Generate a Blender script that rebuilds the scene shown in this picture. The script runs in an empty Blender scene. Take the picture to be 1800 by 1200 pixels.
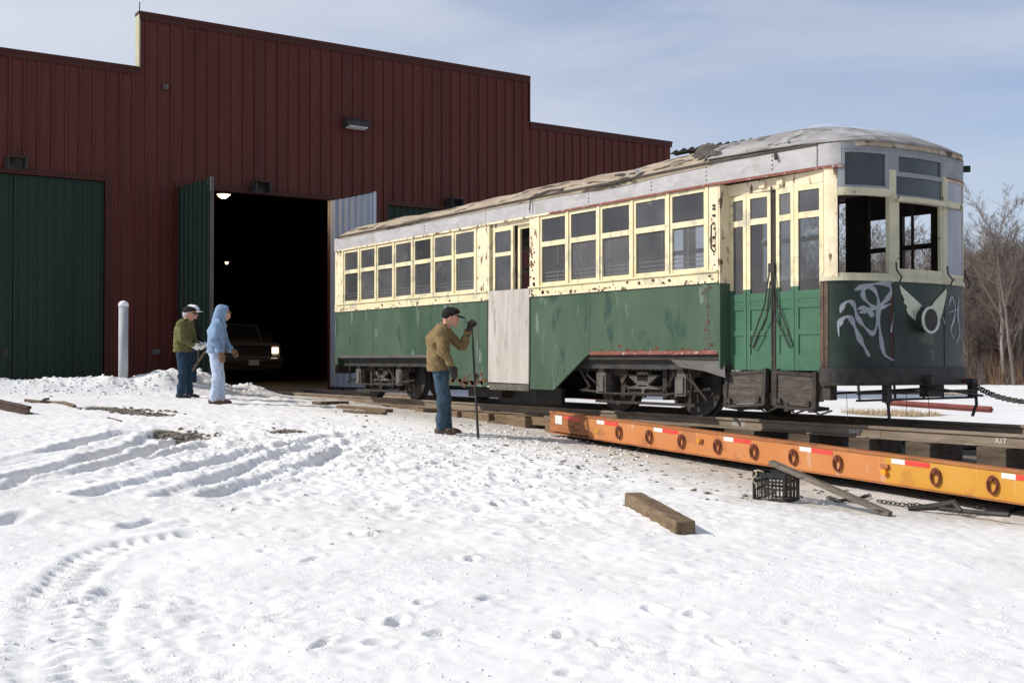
import bpy, math, random
import numpy as np
from mathutils import Vector, Matrix
R = math.radians
random.seed(7)
sc = bpy.context.scene
# ------------------------------------------------------------------ camera, world, sun
EYE = .72; FPX = 2035.; HOR = 632.; ANG = R(55.9)
FX, FY = -math.sin(ANG), math.cos(ANG); RX, RY = math.cos(ANG), math.sin(ANG)
cd = bpy.data.cameras.new("camera"); cam = bpy.data.objects.new("camera", cd); sc.collection.objects.link(cam)
cd.sensor_width = 36; cd.lens = FPX/1800*36; cd.clip_end = 3000; cd.clip_start = .1
pitch = math.atan((HOR-600)/FPX)
cam.location = (0, 0, EYE)
cam.rotation_euler = (R(90)+pitch, 0, ANG)
sc.camera = cam
SUN_EL = R(36); SUN_A = R(28)          # SUN_A: from -Y towards -X
sd = Vector((-math.sin(SUN_A)*math.cos(SUN_EL), -math.cos(SUN_A)*math.cos(SUN_EL), math.sin(SUN_EL)))
w = bpy.data.worlds.new("World"); sc.world = w; w.use_nodes = True
nt = w.node_tree; nt.nodes.clear()
def N(t, **k):
    n = nt.nodes.new(t)
    for a, b in k.items(): setattr(n, a, b)
    return n
out = N('ShaderNodeOutputWorld'); bg = N('ShaderNodeBackground'); bg.inputs[1].default_value = .118
sky = N('ShaderNodeTexSky', sky_type='NISHITA', sun_disc=False)
sky.sun_elevation = SUN_EL; sky.sun_rotation = math.atan2(sd.x, sd.y)
sky.air_density = 1.0; sky.dust_density = .6; sky.ozone_density = 1.6
tc = N('ShaderNodeTexCoord'); mp = N('ShaderNodeMapping'); mp.inputs['Scale'].default_value = (1.6, 1.6, 7.5)
mp.inputs['Rotation'].default_value = (R(10), R(-16), 0)
nz = N('ShaderNodeTexNoise'); nz.inputs['Scale'].default_value = 1.5; nz.inputs['Detail'].default_value = 8; nz.inputs['Roughness'].default_value = .55
nz.inputs['Distortion'].default_value = .5
cr = N('ShaderNodeValToRGB'); cr.color_ramp.elements[0].position = .33; cr.color_ramp.elements[1].position = .72
cr.color_ramp.elements[0].color = (.18,.18,.18,1); cr.color_ramp.elements[1].color = (.86,.86,.86,1)
# more thin cloud towards the west (left of the view)
dp = N('ShaderNodeVectorMath', operation='DOT_PRODUCT'); dp.inputs[1].default_value = (-.93, -.1, -.42)
mr = N('ShaderNodeMapRange'); mr.inputs['From Min'].default_value = .35; mr.inputs['From Max'].default_value = .95
mr.inputs['To Min'].default_value = .0; mr.inputs['To Max'].default_value = .6
add = N('ShaderNodeMath', operation='ADD', use_clamp=True)
mx = N('ShaderNodeMix', data_type='RGBA'); mx.inputs[7].default_value = (5.7, 6.1, 7.0, 1)
L = nt.links.new
L(tc.outputs['Generated'], mp.inputs[0]); L(mp.outputs[0], nz.inputs['Vector']); L(nz.outputs[0], cr.inputs[0])
L(tc.outputs['Generated'], dp.inputs[0]); L(dp.outputs['Value'], mr.inputs[0])
tint = N('ShaderNodeMix', data_type='RGBA', blend_type='MULTIPLY'); tint.inputs[0].default_value = 1; tint.inputs[7].default_value = (1.10, 1.10, 1.24, 1)
m2 = N('ShaderNodeMix', data_type='RGBA'); m2.inputs[7].default_value = (7.1, 7.35, 7.9, 1)
L(cr.outputs[0], mx.inputs[0]); L(sky.outputs[0], tint.inputs[6]); L(tint.outputs[2], mx.inputs[6])
mu = N('ShaderNodeMath', operation='MULTIPLY'); L(mr.outputs[0], mu.inputs[0]); L(cr.outputs[0], mu.inputs[1]); mu2 = N('ShaderNodeMath', operation='ADD', use_clamp=True); L(mr.outputs[0], mu2.inputs[0]); L(mu.outputs[0], mu2.inputs[1])
L(mx.outputs[2], m2.inputs[6]); L(mu2.outputs[0], m2.inputs[0]); L(m2.outputs[2], bg.inputs[0]); L(bg.outputs[0], out.inputs[0])
sl = bpy.data.lights.new("sun", 'SUN'); so = bpy.data.objects.new("sun", sl); sc.collection.objects.link(so)
sl.energy = 4.7; sl.angle = R(.5); sl.color = (1, .95, .87)
so.rotation_euler = sd.to_track_quat('Z', 'Y').to_euler(); so.location = (0, 0, 40)
sc.view_settings.view_transform = 'Standard'; sc.view_settings.look = 'None'; sc.view_settings.exposure = -0.12

# ------------------------------------------------------------------ materials
def mat(name, c1, c2=None, scale=3., rough=.7, stretch=(1, 1, 1), chip=None, chip_t=.62, chip_scale=9., bump=.15,
        bump_scale=30., metal=0., alpha=1., emit=None, chip2=None, chip2_t=.7, chip2_scale=3., spec=.22, chip_stretch=None, trans=0., chip3=None, chip3_t=.66, chip3_scale=5., chip3_st=None, low=0.):
    m = bpy.data.materials.new(name); m.use_nodes = True; t = m.node_tree
    b = t.nodes['Principled BSDF']; l = t.links.new
    co = t.nodes.new('ShaderNodeTexCoord')
    def noise(s, st, det=6, off=0):
        mpp = t.nodes.new('ShaderNodeMapping'); mpp.inputs['Scale'].default_value = st; mpp.inputs['Location'].default_value = (off, off*.7, off*1.3)
        n = t.nodes.new('ShaderNodeTexNoise'); n.inputs['Scale'].default_value = s; n.inputs['Detail'].default_value = det
        n.inputs['Roughness'].default_value = .62
        l(co.outputs['Object'], mpp.inputs[0]); l(mpp.outputs[0], n.inputs['Vector']); return n.outputs[0]
    col = None
    c2 = c2 or tuple(min(1, v*1.35) for v in c1)
    n1 = noise(scale, stretch)
    rp = t.nodes.new('ShaderNodeValToRGB'); rp.color_ramp.elements[0].position = .32; rp.color_ramp.elements[1].position = .68
    rp.color_ramp.elements[0].color = (*c1, 1); rp.color_ramp.elements[1].color = (*c2, 1)
    l(n1, rp.inputs[0]); col = rp.outputs[0]
    def over(col, c, th, s, off, st):
        n = noise(s, st, 8, off)
        r2 = t.nodes.new('ShaderNodeValToRGB'); r2.color_ramp.elements[0].position = th; r2.color_ramp.elements[1].position = min(1, th+.05)
        l(n, r2.inputs[0]); mm = t.nodes.new('ShaderNodeMix'); mm.data_type = 'RGBA'; mm.inputs[7].default_value = (*c, 1)
        l(r2.outputs[0], mm.inputs[0]); l(col, mm.inputs[6]); return mm.outputs[2]
    cs = chip_stretch or stretch
    if chip2: col = over(col, chip2, chip2_t, chip2_scale, 5.3, cs)
    if chip3: col = over(col, chip3, chip3_t, chip3_scale, 23.1, chip3_st or cs)
    if chip: col = over(col, chip, chip_t, chip_scale, 11.7, cs)
    l(col, b.inputs['Base Color'])
    b.inputs['Roughness'].default_value = rough; b.inputs['Metallic'].default_value = metal
    b.inputs['Specular IOR Level'].default_value = spec; b.inputs['Alpha'].default_value = alpha
    if trans: b.inputs['Transmission Weight'].default_value = trans
    if bump:
        bp = t.nodes.new('ShaderNodeBump'); bp.inputs['Strength'].default_value = bump; bp.inputs['Distance'].default_value = .02
        hh_ = noise(bump_scale, stretch, 4, 2.1)
        if low:
            b2_ = t.nodes.new('ShaderNodeBump'); b2_.inputs['Strength'].default_value = low; b2_.inputs['Distance'].default_value = .05; l(noise(1.6, (1, 1, 1), 2, 8.8), b2_.inputs['Height']); l(b2_.outputs[0], bp.inputs['Normal'])
        l(hh_, bp.inputs['Height']); l(bp.outputs[0], b.inputs['Normal'])
    if emit:
        b.inputs['Emission Color'].default_value = (*emit[0], 1); b.inputs['Emission Strength'].default_value = emit[1]
    return m
M = {}
M['green'] = mat('weathered_green_paint', (.033, .070, .040), (.072, .108, .072), 1.1, .5, (1, 1, .45), chip=(.17, .085, .055), chip_t=.695, chip_scale=8, chip2=(.028, .062, .045), chip2_t=.57, chip2_scale=2.4, chip3=(.15, .19, .155), chip3_t=.60, chip3_scale=3.2, chip3_st=(1.6, 1, .35), bump=.12, low=.25)
M['green_door'] = mat('door_green_paint', (.042, .112, .066), (.062, .145, .088), 2.5, .5, chip=(.04, .11, .07), chip_t=.66, bump=.1)
M['dash'] = mat('dark_dash_paint', (.012, .021, .017), (.028, .042, .033), 2.2, .4, chip=(.11, .05, .035), chip_t=.67, chip_scale=3.5, chip2=(.065, .09, .065), chip2_t=.62, chip2_scale=1.7, bump=.1)
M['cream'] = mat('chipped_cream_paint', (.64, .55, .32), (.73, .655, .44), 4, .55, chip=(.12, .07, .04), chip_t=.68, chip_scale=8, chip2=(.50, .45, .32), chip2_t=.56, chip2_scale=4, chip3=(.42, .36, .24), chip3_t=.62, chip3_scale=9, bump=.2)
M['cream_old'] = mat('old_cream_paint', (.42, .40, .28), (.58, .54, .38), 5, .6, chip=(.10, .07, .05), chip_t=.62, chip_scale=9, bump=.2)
M['cream_worn'] = mat('worn_cream_paint', (.66, .55, .36), (.8, .7, .5), 5, .6, chip=(.14, .09, .055), chip_t=.565, chip_scale=11, chip_stretch=(1, 1, .4), bump=.25)
M['letter'] = mat('weathered_letterboard', (.32, .308, .305), (.45, .435, .43), 3, .6, (1, 1, 2), chip=(.30, .22, .18), chip_t=.68, chip_scale=14, chip2=(.33, .315, .305), chip2_t=.6, bump=.15)
M['grey_frame'] = mat('grey_window_frame', (.20, .21, .22), (.28, .29, .3), 5, .6, chip=(.1, .08, .06), chip_t=.66)
M['red_trim'] = mat('red_trim_paint', (.17, .05, .038), (.25, .095, .07), 6, .6, chip=(.4, .34, .3), chip_t=.58, chip_scale=16)
M['roof_wood'] = mat('bare_roof_boards', (.27, .21, .145), (.47, .39, .29), 1.8, .85, (1, 3, 3), chip=(.075, .058, .042), chip_t=.55, chip_scale=2.6, chip2=(.42, .385, .33), chip2_t=.58, chip2_scale=1.3, bump=.8, bump_scale=11, chip_stretch=(.5, 2.2, 2))
M['canvas'] = mat('grey_roof_canvas', (.20, .19, .178), (.36, .345, .33), 1.6, .8, (1, 2, 2), chip=(.10, .092, .085), chip_t=.60, chip_scale=3, chip2=(.5, .5, .49), chip2_t=.64, chip2_scale=2, bump=.4, bump_scale=9)
M['tar'] = mat('torn_tar_felt', (.05, .045, .04), (.12, .10, .085), 5, .85)
M['frost'] = mat('frost', (.62, .64, .66), (.78, .8, .82), 8, .7)
_t = M['frost'].node_tree; _n = _t.nodes.new('ShaderNodeTexNoise'); _n.inputs['Scale'].default_value = 2.2; _n.inputs['Detail'].default_value = 8; _n.inputs['Roughness'].default_value = .7
_c = _t.nodes.new('ShaderNodeTexCoord'); _r = _t.nodes.new('ShaderNodeMapRange'); _r.inputs[1].default_value = .40; _r.inputs[2].default_value = .72; _r.inputs[4].default_value = .62
_t.links.new(_c.outputs['Object'], _n.inputs['Vector']); _t.links.new(_n.outputs[0], _r.inputs[0]); _t.links.new(_r.outputs[0], _t.nodes['Principled BSDF'].inputs['Alpha'])
M['glass_reflect_grey'] = mat('reflect_grey_glass', (.035, .035, .04), (.085, .083, .087), 1.7, .16, chip=(.12, .118, .115), chip_t=.64, chip_scale=2.4, alpha=.86, bump=.04, bump_scale=3, spec=.55)  # grey base tone stands in for the trees these panes would reflect
M['overspray'] = mat('thin_overspray', (.3, .33, .36), (.4, .43, .46), 9, .8, alpha=.14, bump=0)
M['far_twig'] = mat('hazy_twigs', (.24, .215, .205), (.34, .31, .30), .05, .9, bump=0)  # paler, greyer copy of the twig colour with haze painted in
for _i, (_a, _b, _al) in enumerate((((.075, .075, .08), (.13, .128, .13), .66), ((.05, .05, .055), (.10, .10, .105), .58), ((.11, .108, .11), (.18, .177, .177), .76), ((.07, .072, .08), (.15, .15, .155), .68))):
    M['pane%d' % _i] = mat('reflect_grey_glass_%s' % 'abcd'[_i], _a, _b, 1.3, .14, chip=(.17, .165, .16), chip_t=.62, chip_scale=3, alpha=_al, bump=.05, bump_scale=2.5, spec=.5)  # several pane greys, the reflected tone again put into the base colour
M['rust'] = mat('rust_scab', (.07, .035, .02), (.14, .075, .045), 14, .9)
M['timber_dk'] = mat('dark_old_timber', (.06, .043, .03), (.14, .105, .075), 3, .85, (.6, 3, 6), chip=(.04, .028, .02), chip_t=.6, chip_scale=6, bump=.7)
M['brown_edge'] = mat('brown_worn_edge', (.06, .04, .03), (.13, .09, .065), 9, .8)
M['bar_grey'] = mat('pale_bar', (.45, .44, .42), (.55, .54, .52), 9, .6)
M['glass_dark'] = mat('dark_glass', (.03, .033, .036), (.055, .058, .06), 2.4, .18, alpha=.93, bump=.02, bump_scale=3, spec=.5)
M['plexi'] = mat('scratched_plastic', (.32, .32, .38), (.42, .42, .48), 3, .35, alpha=.8, bump=.03, bump_scale=4)
M['black'] = mat('sooty_black_metal', (.022, .021, .02), (.06, .055, .05), 6, .6, chip=(.12, .08, .05), chip_t=.66)
M['iron'] = mat('dusty_iron', (.022, .019, .017), (.06, .05, .042), 7, .7, chip=(.16, .10, .06), chip_t=.64, bump=.5)
M['iron_lt'] = mat('dusty_light_iron', (.07, .063, .055), (.15, .135, .115), 9, .75, bump=.4)
M['sheet'] = mat('grey_sheet_metal', (.075, .07, .068), (.12, .112, .106), 3, .6, chip=(.2, .13, .1), chip_t=.7)
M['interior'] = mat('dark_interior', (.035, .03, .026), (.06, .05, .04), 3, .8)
M['steps'] = mat('old_step_wood', (.05, .041, .034), (.12, .10, .084), 5, .85, (1, 1, 5), chip=(.04, .03, .025), chip_t=.6, bump=.6)
M['plywood'] = mat('greyed_plywood_panel', (.36, .325, .29), (.48, .44, .40), 2.5, .7, (3, 1, .5), chip=(.30, .265, .235), chip_t=.58, chip_scale=4, bump=.1)
M['barn'] = mat('dark_red_metal', (.070, .0155, .0105), (.095, .024, .0155), .8, .5, (1, 2.5, .18), bump=.02)
M['barn_trim'] = mat('barn_trim_metal', (.045, .011, .007), (.055, .014, .009), 1, .5, bump=0)
M['barn_door'] = mat('dark_green_metal', (.009, .022, .014), (.013, .030, .019), .8, .5, (1, 2.5, .18), bump=.02)
M['door_in'] = mat('pale_liner_metal', (.37, .41, .47), (.43, .47, .53), 2, .5, bump=0)
M['pale_edge'] = mat('pale_edge_trim', (.42, .40, .26), (.48, .46, .32), 2, .5, bump=0)
M['concrete'] = mat('dusty_floor', (.10, .09, .08), (.15, .14, .125), 2, .9)
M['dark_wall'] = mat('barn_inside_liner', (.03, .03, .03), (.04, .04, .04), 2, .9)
M['bollard'] = mat('grey_bollard_paint', (.33, .34, .36), (.42, .43, .45), 3, .6)
M['white'] = mat('white_cap_paint', (.75, .76, .78), (.8, .8, .82), 3, .6)
M['rail'] = mat('rusty_rail_steel', (.15, .115, .085), (.27, .215, .16), 5, .8, (.4, 2, 2), chip=(.26, .21, .16), chip_t=.62, chip_scale=6, bump=.4)
M['timber'] = mat('old_oak_timber', (.13, .085, .05), (.26, .185, .115), 3, .85, (.6, 3, 6), chip=(.07, .045, .03), chip_t=.6, chip_scale=6, bump=.7)
M['timber_y'] = mat('old_crossing_timber', (.12, .085, .055), (.24, .18, .12), 3, .85, (4, .6, 5), chip=(.06, .042, .03), chip_t=.6, chip_scale=6, bump=.7)
M['deck'] = mat('trailer_deck_planks', (.13, .105, .08), (.25, .21, .165), 4, .9, (.4, 4, 4), chip=(.07, .05, .04), chip_t=.6, chip_scale=5, bump=.6)
M['orange'] = mat('faded_orange_paint', (.49, .185, .058), (.55, .23, .082), 1.4, .45, chip=(.20, .09, .05), chip_t=.70, chip_scale=7, chip2=(.42, .16, .07), chip2_t=.56, chip2_scale=2.5, chip3=(.55, .30, .17), chip3_t=.60, chip3_scale=4, chip3_st=(3, 1, .5), bump=.12, low=.15)
M['yellow'] = mat('faded_yellow_paint', (.54, .26, .035), (.58, .30, .06), 1.4, .45, chip=(.20, .09, .05), chip_t=.70, chip_scale=7, chip2=(.48, .22, .04), chip2_t=.56, chip2_scale=2.5, chip3=(.58, .36, .12), chip3_t=.60, chip3_scale=4, chip3_st=(3, 1, .5), bump=.12, low=.15)
M['orange_edge'] = mat('brown_orange_edge', (.28, .105, .04), (.40, .16, .06), 5, .6, (.5, 3, 3), chip=(.15, .07, .04), chip_t=.56, chip_scale=7)
M['refl_w'] = mat('white_reflective_tape', (.62, .62, .58), (.7, .7, .66), 9, .35, bump=0)
M['refl_r'] = mat('red_reflective_tape', (.62, .055, .045), (.7, .08, .06), 9, .35, bump=0)
M['ring'] = mat('rusty_ring_steel', (.12, .03, .02), (.2, .06, .035), 9, .7)
M['amber'] = mat('amber_lens', (.85, .28, .02), (.9, .34, .03), 9, .2, bump=0)
M['crate'] = mat('black_crate_plastic', (.018, .018, .018), (.03, .03, .03), 9, .45)
M['rope'] = mat('frayed_rope', (.36, .30, .20), (.5, .43, .3), 20, .9)
M['denim'] = mat('blue_denim', (.03, .055, .08), (.055, .09, .125), 9, .9, bump=1., bump_scale=13, low=.6)
M['denim_dk'] = mat('dark_denim', (.012, .03, .055), (.03, .055, .09), 9, .9, bump=1., bump_scale=13, low=.6)
M['denim_lt'] = mat('washed_denim', (.42, .50, .64), (.52, .6, .74), 9, .9, bump=1., bump_scale=13, low=.6)
M['duck'] = mat('tan_canvas_cloth', (.165, .115, .052), (.25, .175, .085), 6, .9, bump=1., bump_scale=13, low=.6)
M['olive'] = mat('olive_cloth', (.10, .095, .035), (.145, .14, .055), 6, .9, bump=1., bump_scale=13, low=.6)
M['hood'] = mat('faded_blue_cloth', (.18, .27, .40), (.24, .34, .48), 6, .9, bump=1., bump_scale=13, low=.6)
M['skin'] = mat('skin', (.50, .25, .18), (.58, .31, .23), 8, .5, bump=.05)
M['hair'] = mat('grey_hair', (.45, .43, .41), (.6, .58, .55), 30, .9)
M['capblk'] = mat('black_cap_cloth', (.012, .01, .01), (.022, .018, .018), 9, .9)
M['glove_dk'] = mat('dark_leather_glove', (.03, .026, .022), (.055, .045, .035), 9, .7)
M['glove_br'] = mat('brown_leather_glove', (.17, .09, .055), (.25, .14, .085), 9, .7)
M['glove_wh'] = mat('white_cotton_glove', (.72, .71, .68), (.8, .79, .76), 9, .9)
M['boot'] = mat('brown_boot_leather', (.085, .05, .035), (.15, .095, .07), 9, .7)
M['boot_dk'] = mat('black_boot_rubber', (.02, .02, .02), (.04, .04, .04), 9, .5)
M['bark'] = mat('grey_bark', (.13, .105, .088), (.2, .168, .145), 6, .9, (1, 1, .3), bump=.5)
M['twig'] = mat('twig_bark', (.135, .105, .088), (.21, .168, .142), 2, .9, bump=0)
M['bark_pale'] = mat('pale_bark', (.26, .23, .2), (.38, .34, .3), 5, .9, (1, 1, .6), chip=(.12, .1, .08), chip_t=.62)
M['brush'] = mat('russet_brush', (.20, .115, .065), (.29, .18, .11), 1, .9, bump=0)
M['weed'] = mat('dry_weed', (.33, .25, .15), (.42, .33, .21), 4, .9, bump=0)
M['gravel'] = mat('wet_gravel', (.12, .10, .08), (.26, .225, .185), 9, .9)
M['chalk'] = mat('chalk_mark', (.42, .41, .36), (.6, .58, .52), 30, .9, bump=0, alpha=.8)
M['spray'] = mat('pale_spray_paint', (.30, .33, .36), (.46, .49, .52), 9, .7, alpha=.72, bump=0)
M['winged'] = mat('pale_wing_paint', (.47, .49, .36), (.58, .59, .45), 12, .6, chip=(.2, .22, .17), chip_t=.6, chip_scale=12, bump=0)
M['truckpaint'] = mat('dusty_grey_paint', (.17, .18, .19), (.21, .22, .23), 3, .3, metal=.3, bump=0)
M['chrome'] = mat('dull_chrome', (.5, .5, .5), (.6, .6, .6), 5, .25, metal=.9, bump=0)
M['lamp_on'] = mat('lit_headlight', (.9, .8, .6), None, 3, .3, bump=0, emit=((1, .76, .45), 4.5))
M['lamp_warm'] = mat('lit_warm_lamp', (.9, .7, .5), None, 3, .3, bump=0, emit=((1, .62, .33), 7))
M['lens'] = mat('clear_lens', (.5, .5, .5), None, 3, .15, bump=0)
M['tyre'] = mat('tyre_rubber', (.02, .02, .02), None, 9, .8)
M['red_beam'] = mat('rust_red_beam', (.13, .035, .03), (.2, .06, .05), 4, .7)

# ------------------------------------------------------------------ mesh builder
def wloc(o):
    v = Vector((0, 0, 0))
    while o: v = v + o.location; o = o.parent
    return v
def link(o): sc.collection.objects.link(o); return o
class MB:
    def __init__(s): s.v = []; s.f = []
    def add(s, vs, fs):
        n = len(s.v); s.v += [tuple(p) for p in vs]; s.f += [tuple(i+n for i in f) for f in fs]; return s
    def box(s, x0, x1, y0, y1, z0, z1, T=None):
        vs = [(x, y, z) for z in (z0, z1) for y in (y0, y1) for x in (x0, x1)]
        if T is not None: vs = [T @ Vector(p) for p in vs]
        return s.add(vs, [(0, 2, 3, 1), (4, 5, 7, 6), (0, 1, 5, 4), (2, 6, 7, 3), (0, 4, 6, 2), (1, 3, 7, 5)])
    def prism(s, poly, a0, a1, ax='y', T=None):      # poly in the two other axes (x,z) / (x,y) / (y,z)
        k = len(poly)
        def P(p, a):
            return {'y': (p[0], a, p[1]), 'z': (p[0], p[1], a), 'x': (a, p[0], p[1])}[ax]
        vs = [P(p, a0) for p in poly]+[P(p, a1) for p in poly]
        if T is not None: vs = [T @ Vector(p) for p in vs]
        return s.add(vs, [tuple(range(k)), tuple(range(2*k-1, k-1, -1))]+[(i, i+k, (i+1) % k+k, (i+1) % k) for i in range(k)])
    def tube(s, pts, r, n=8, caps=True, up=None):
        pts = [Vector(p) for p in pts]; rs = r if isinstance(r, (list, tuple)) else [r]*len(pts)
        base = len(s.v); m = len(pts); prev = None
        for i, p in enumerate(pts):
            d = (pts[min(i+1, m-1)]-pts[max(i-1, 0)])
            d = d.normalized() if d.length > 1e-9 else Vector((0, 0, 1))
            if prev is None:
                a = Vector((0, 0, 1)) if abs(d.z) < .9 else Vector((1, 0, 0)); u = d.cross(a).normalized()
            else:
                u = (prev-d*prev.dot(d)); u = u.normalized() if u.length > 1e-6 else d.orthogonal().normalized()
            prev = u; v = d.cross(u)
            for k in range(n):
                t = 2*math.pi*k/n; s.v.append(tuple(p+(u*math.cos(t)+v*math.sin(t))*rs[i]))
        for i in range(m-1):
            for k in range(n):
                a = base+i*n+k; b = base+i*n+(k+1) % n; s.f.append((a, b, b+n, a+n))
        if caps: s.f.append(tuple(base+k for k in range(n-1, -1, -1))); s.f.append(tuple(base+(m-1)*n+k for k in range(n)))
        return s
    def ring(s, c, ax, r, t, n=20, k=6, sx=1., sy=1.):     # torus round axis ax
        c = Vector(c); ax = Vector(ax).normalized(); u = ax.orthogonal().normalized() if abs(ax.z) > .5 else ax.cross(Vector((0, 0, 1))).normalized(); v = ax.cross(u)
        b = len(s.v)
        for i in range(n):
            a = 2*math.pi*i/n; d = u*math.cos(a)*sx+v*math.sin(a)*sy
            for j in range(k):
                q = 2*math.pi*j/k; s.v.append(tuple(c+d*r+(d.normalized()*math.cos(q)+ax*math.sin(q))*t))
        for i in range(n):
            for j in range(k):
                s.f.append((b+i*k+j, b+((i+1) % n)*k+j, b+((i+1) % n)*k+(j+1) % k, b+i*k+(j+1) % k))
        return s
    def grid(s, P):                                   # P[i][j] -> points
        n, m = len(P), len(P[0]); b = len(s.v)
        for row in P: s.v += [tuple(p) for p in row]
        for i in range(n-1):
            for j in range(m-1): s.f.append((b+i*m+j, b+(i+1)*m+j, b+(i+1)*m+j+1, b+i*m+j+1))
        return s
    def rock(s, c, r, rnd, flat=.6):
        b = len(s.v); pts = []
        for th in (0, 1, 2, 3):
            if th in (0, 3): pts.append((0, 0, 1 if th == 3 else -1))
            else:
                for k in range(5):
                    a = k*1.2566+th*.6; z = -.45 if th == 1 else .45; q = .89; pts.append((q*math.cos(a), q*math.sin(a), z))
        sx, sy, sz = r*rnd.uniform(.7, 1.2), r*rnd.uniform(.7, 1.2), r*flat*rnd.uniform(.7, 1.2)
        an = rnd.uniform(0, 6.28); ca, sa = math.cos(an), math.sin(an)
        for p in pts:
            q = rnd.uniform(.8, 1.15); x, y, z = p[0]*sx*q, p[1]*sy*q, p[2]*sz*q
            s.v.append((c[0]+x*ca-y*sa, c[1]+x*sa+y*ca, c[2]+z))
        for k in range(5):
            a, a2 = 1+k, 1+(k+1) % 5; c1, c2 = 6+k, 6+(k+1) % 5
            s.f += [(b, b+a2, b+a), (b+a, b+a2, b+c1), (b+a2, b+c2, b+c1), (b+c1, b+c2, b+11)]
        return s
    def build(s, name, m, parent=None, smooth=False, loc=None, bevel=0):
        me = bpy.data.meshes.new(name); o = bpy.data.objects.new(name, me)
        off = wloc(parent) if parent else Vector((0, 0, 0))
        if loc: o.location = Vector(loc)-off; off = Vector(loc)
        me.from_pydata([(p[0]-off.x, p[1]-off.y, p[2]-off.z) for p in s.v], [], s.f)
        me.materials.append(M[m] if isinstance(m, str) else m)
        if smooth: me.polygons.foreach_set('use_smooth', [True]*len(me.polygons))
        link(o)
        if parent: o.parent = parent
        if bevel:
            bv = o.modifiers.new('bevel', 'BEVEL'); bv.width = bevel; bv.segments = 2; bv.limit_method = 'ANGLE'
        return o
def tag(o, label, cat, group=None):
    o['label'] = label; o['category'] = cat
    if group: o['group'] = group
    return o
def thing(name, label, cat, loc, group=None):
    o = bpy.data.objects.new(name, None); o.location = loc; o.empty_display_size = .2; link(o); return tag(o, label, cat, group)
def nparr_obj(name, V, F, m, parent=None, smooth=True):
    me = bpy.data.meshes.new(name)
    V = np.asarray(V, dtype=np.float32); F = np.asarray(F, dtype=np.int32)
    me.vertices.add(len(V)); me.vertices.foreach_set('co', V.ravel())
    me.loops.add(F.size); me.loops.foreach_set('vertex_index', F.ravel())
    k = F.shape[1]; me.polygons.add(len(F)); me.polygons.foreach_set('loop_start', np.arange(0, F.size, k, dtype=np.int32))
    me.polygons.foreach_set('loop_total', np.full(len(F), k, dtype=np.int32))
    me.update(calc_edges=True); me.validate()
    me.polygons.foreach_set('use_smooth', [smooth]*len(me.polygons))
    me.materials.append(M[m] if isinstance(m, str) else m)
    o = bpy.data.objects.new(name, me); link(o)
    if parent: o.parent = parent
    return o

# ------------------------------------------------------------------ terrain
_lat = {}
def vnoise(x, y, seed):
    if seed not in _lat: _lat[seed] = np.random.RandomState(seed).rand(256, 256)
    g = _lat[seed]; xi = np.floor(x).astype(int); yi = np.floor(y).astype(int); fx = x-xi; fy = y-yi
    fx = fx*fx*(3-2*fx); fy = fy*fy*(3-2*fy); xi &= 255; yi &= 255; x1 = (xi+1) & 255; y1 = (yi+1) & 255
    return (g[xi, yi]*(1-fx)+g[x1, yi]*fx)*(1-fy)+(g[xi, y1]*(1-fx)+g[x1, y1]*fx)*fy
def fbm(x, y, s, o=4, seed=1, gain=.5):
    t = 0; a = 1; n = 0
    for k in range(o):
        ca, sa = math.cos(k*.9+.3), math.sin(k*.9+.3)
        t = t+a*(vnoise((x*ca-y*sa)/s+17.3*k+100, (x*sa+y*ca)/s+9.1*k+100, seed+k)-.5); n += a; a *= gain; s *= .5
    return t/n
CP = np.array([(0, 0, -.86), (-6, 1.1, -.82), (-3.3, 5.2, -.84), (-7.4, 6.5, -.62), (-7.4, 8.2, -.62), (-5, 9.5, -.78), (-12.4, 9.6, -.43), (-8.5, 9.7, -.62),
               (-13.6, 8.1, -.27), (-10.5, 5, -.5), (-14, 4, -.3), (-19.8, 7.1, -.05), (-21.3, 7, .03), (-20, 3, -.02), (-16, 10, -.24), (-20, 10.5, -.14),
               (-25, 11, -.08), (-29, 11, -.06), (-22.5, 0, .12), (-27.5, 5, .0), (-14, 14, -.45), (-8, 14, -.6), (-16, 20, -.45), (-8, 20, -.5), (-20, 34, -.5),
               (-40, 40, -.5), (-10, 50, -.5), (10, 20, -.6), (10, -10, -.9), (-15, -10, -.4), (-30, -8, 0), (5, 5, -.85), (-27, 20, -.15), (-40, 12, -.06), (-80, 80, -.5), (60, 60, -.6), (60, -60, -1), (-80, -60, 0)])
def tps(r2): return np.where(r2 > 1e-9, r2*np.log(np.maximum(r2, 1e-9)), 0)
_d = ((CP[:, None, :2]-CP[None, :, :2])**2).sum(-1); n_ = len(CP)
_A = np.zeros((n_+3, n_+3)); _A[:n_, :n_] = tps(_d)+np.eye(n_)*2.; _A[:n_, n_] = 1; _A[:n_, n_+1:] = CP[:, :2]; _A[n_:, :n_] = _A[:n_, n_:].T
_b = np.zeros(n_+3); _b[:n_] = CP[:, 2]; _wt = np.linalg.solve(_A, _b)
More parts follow.
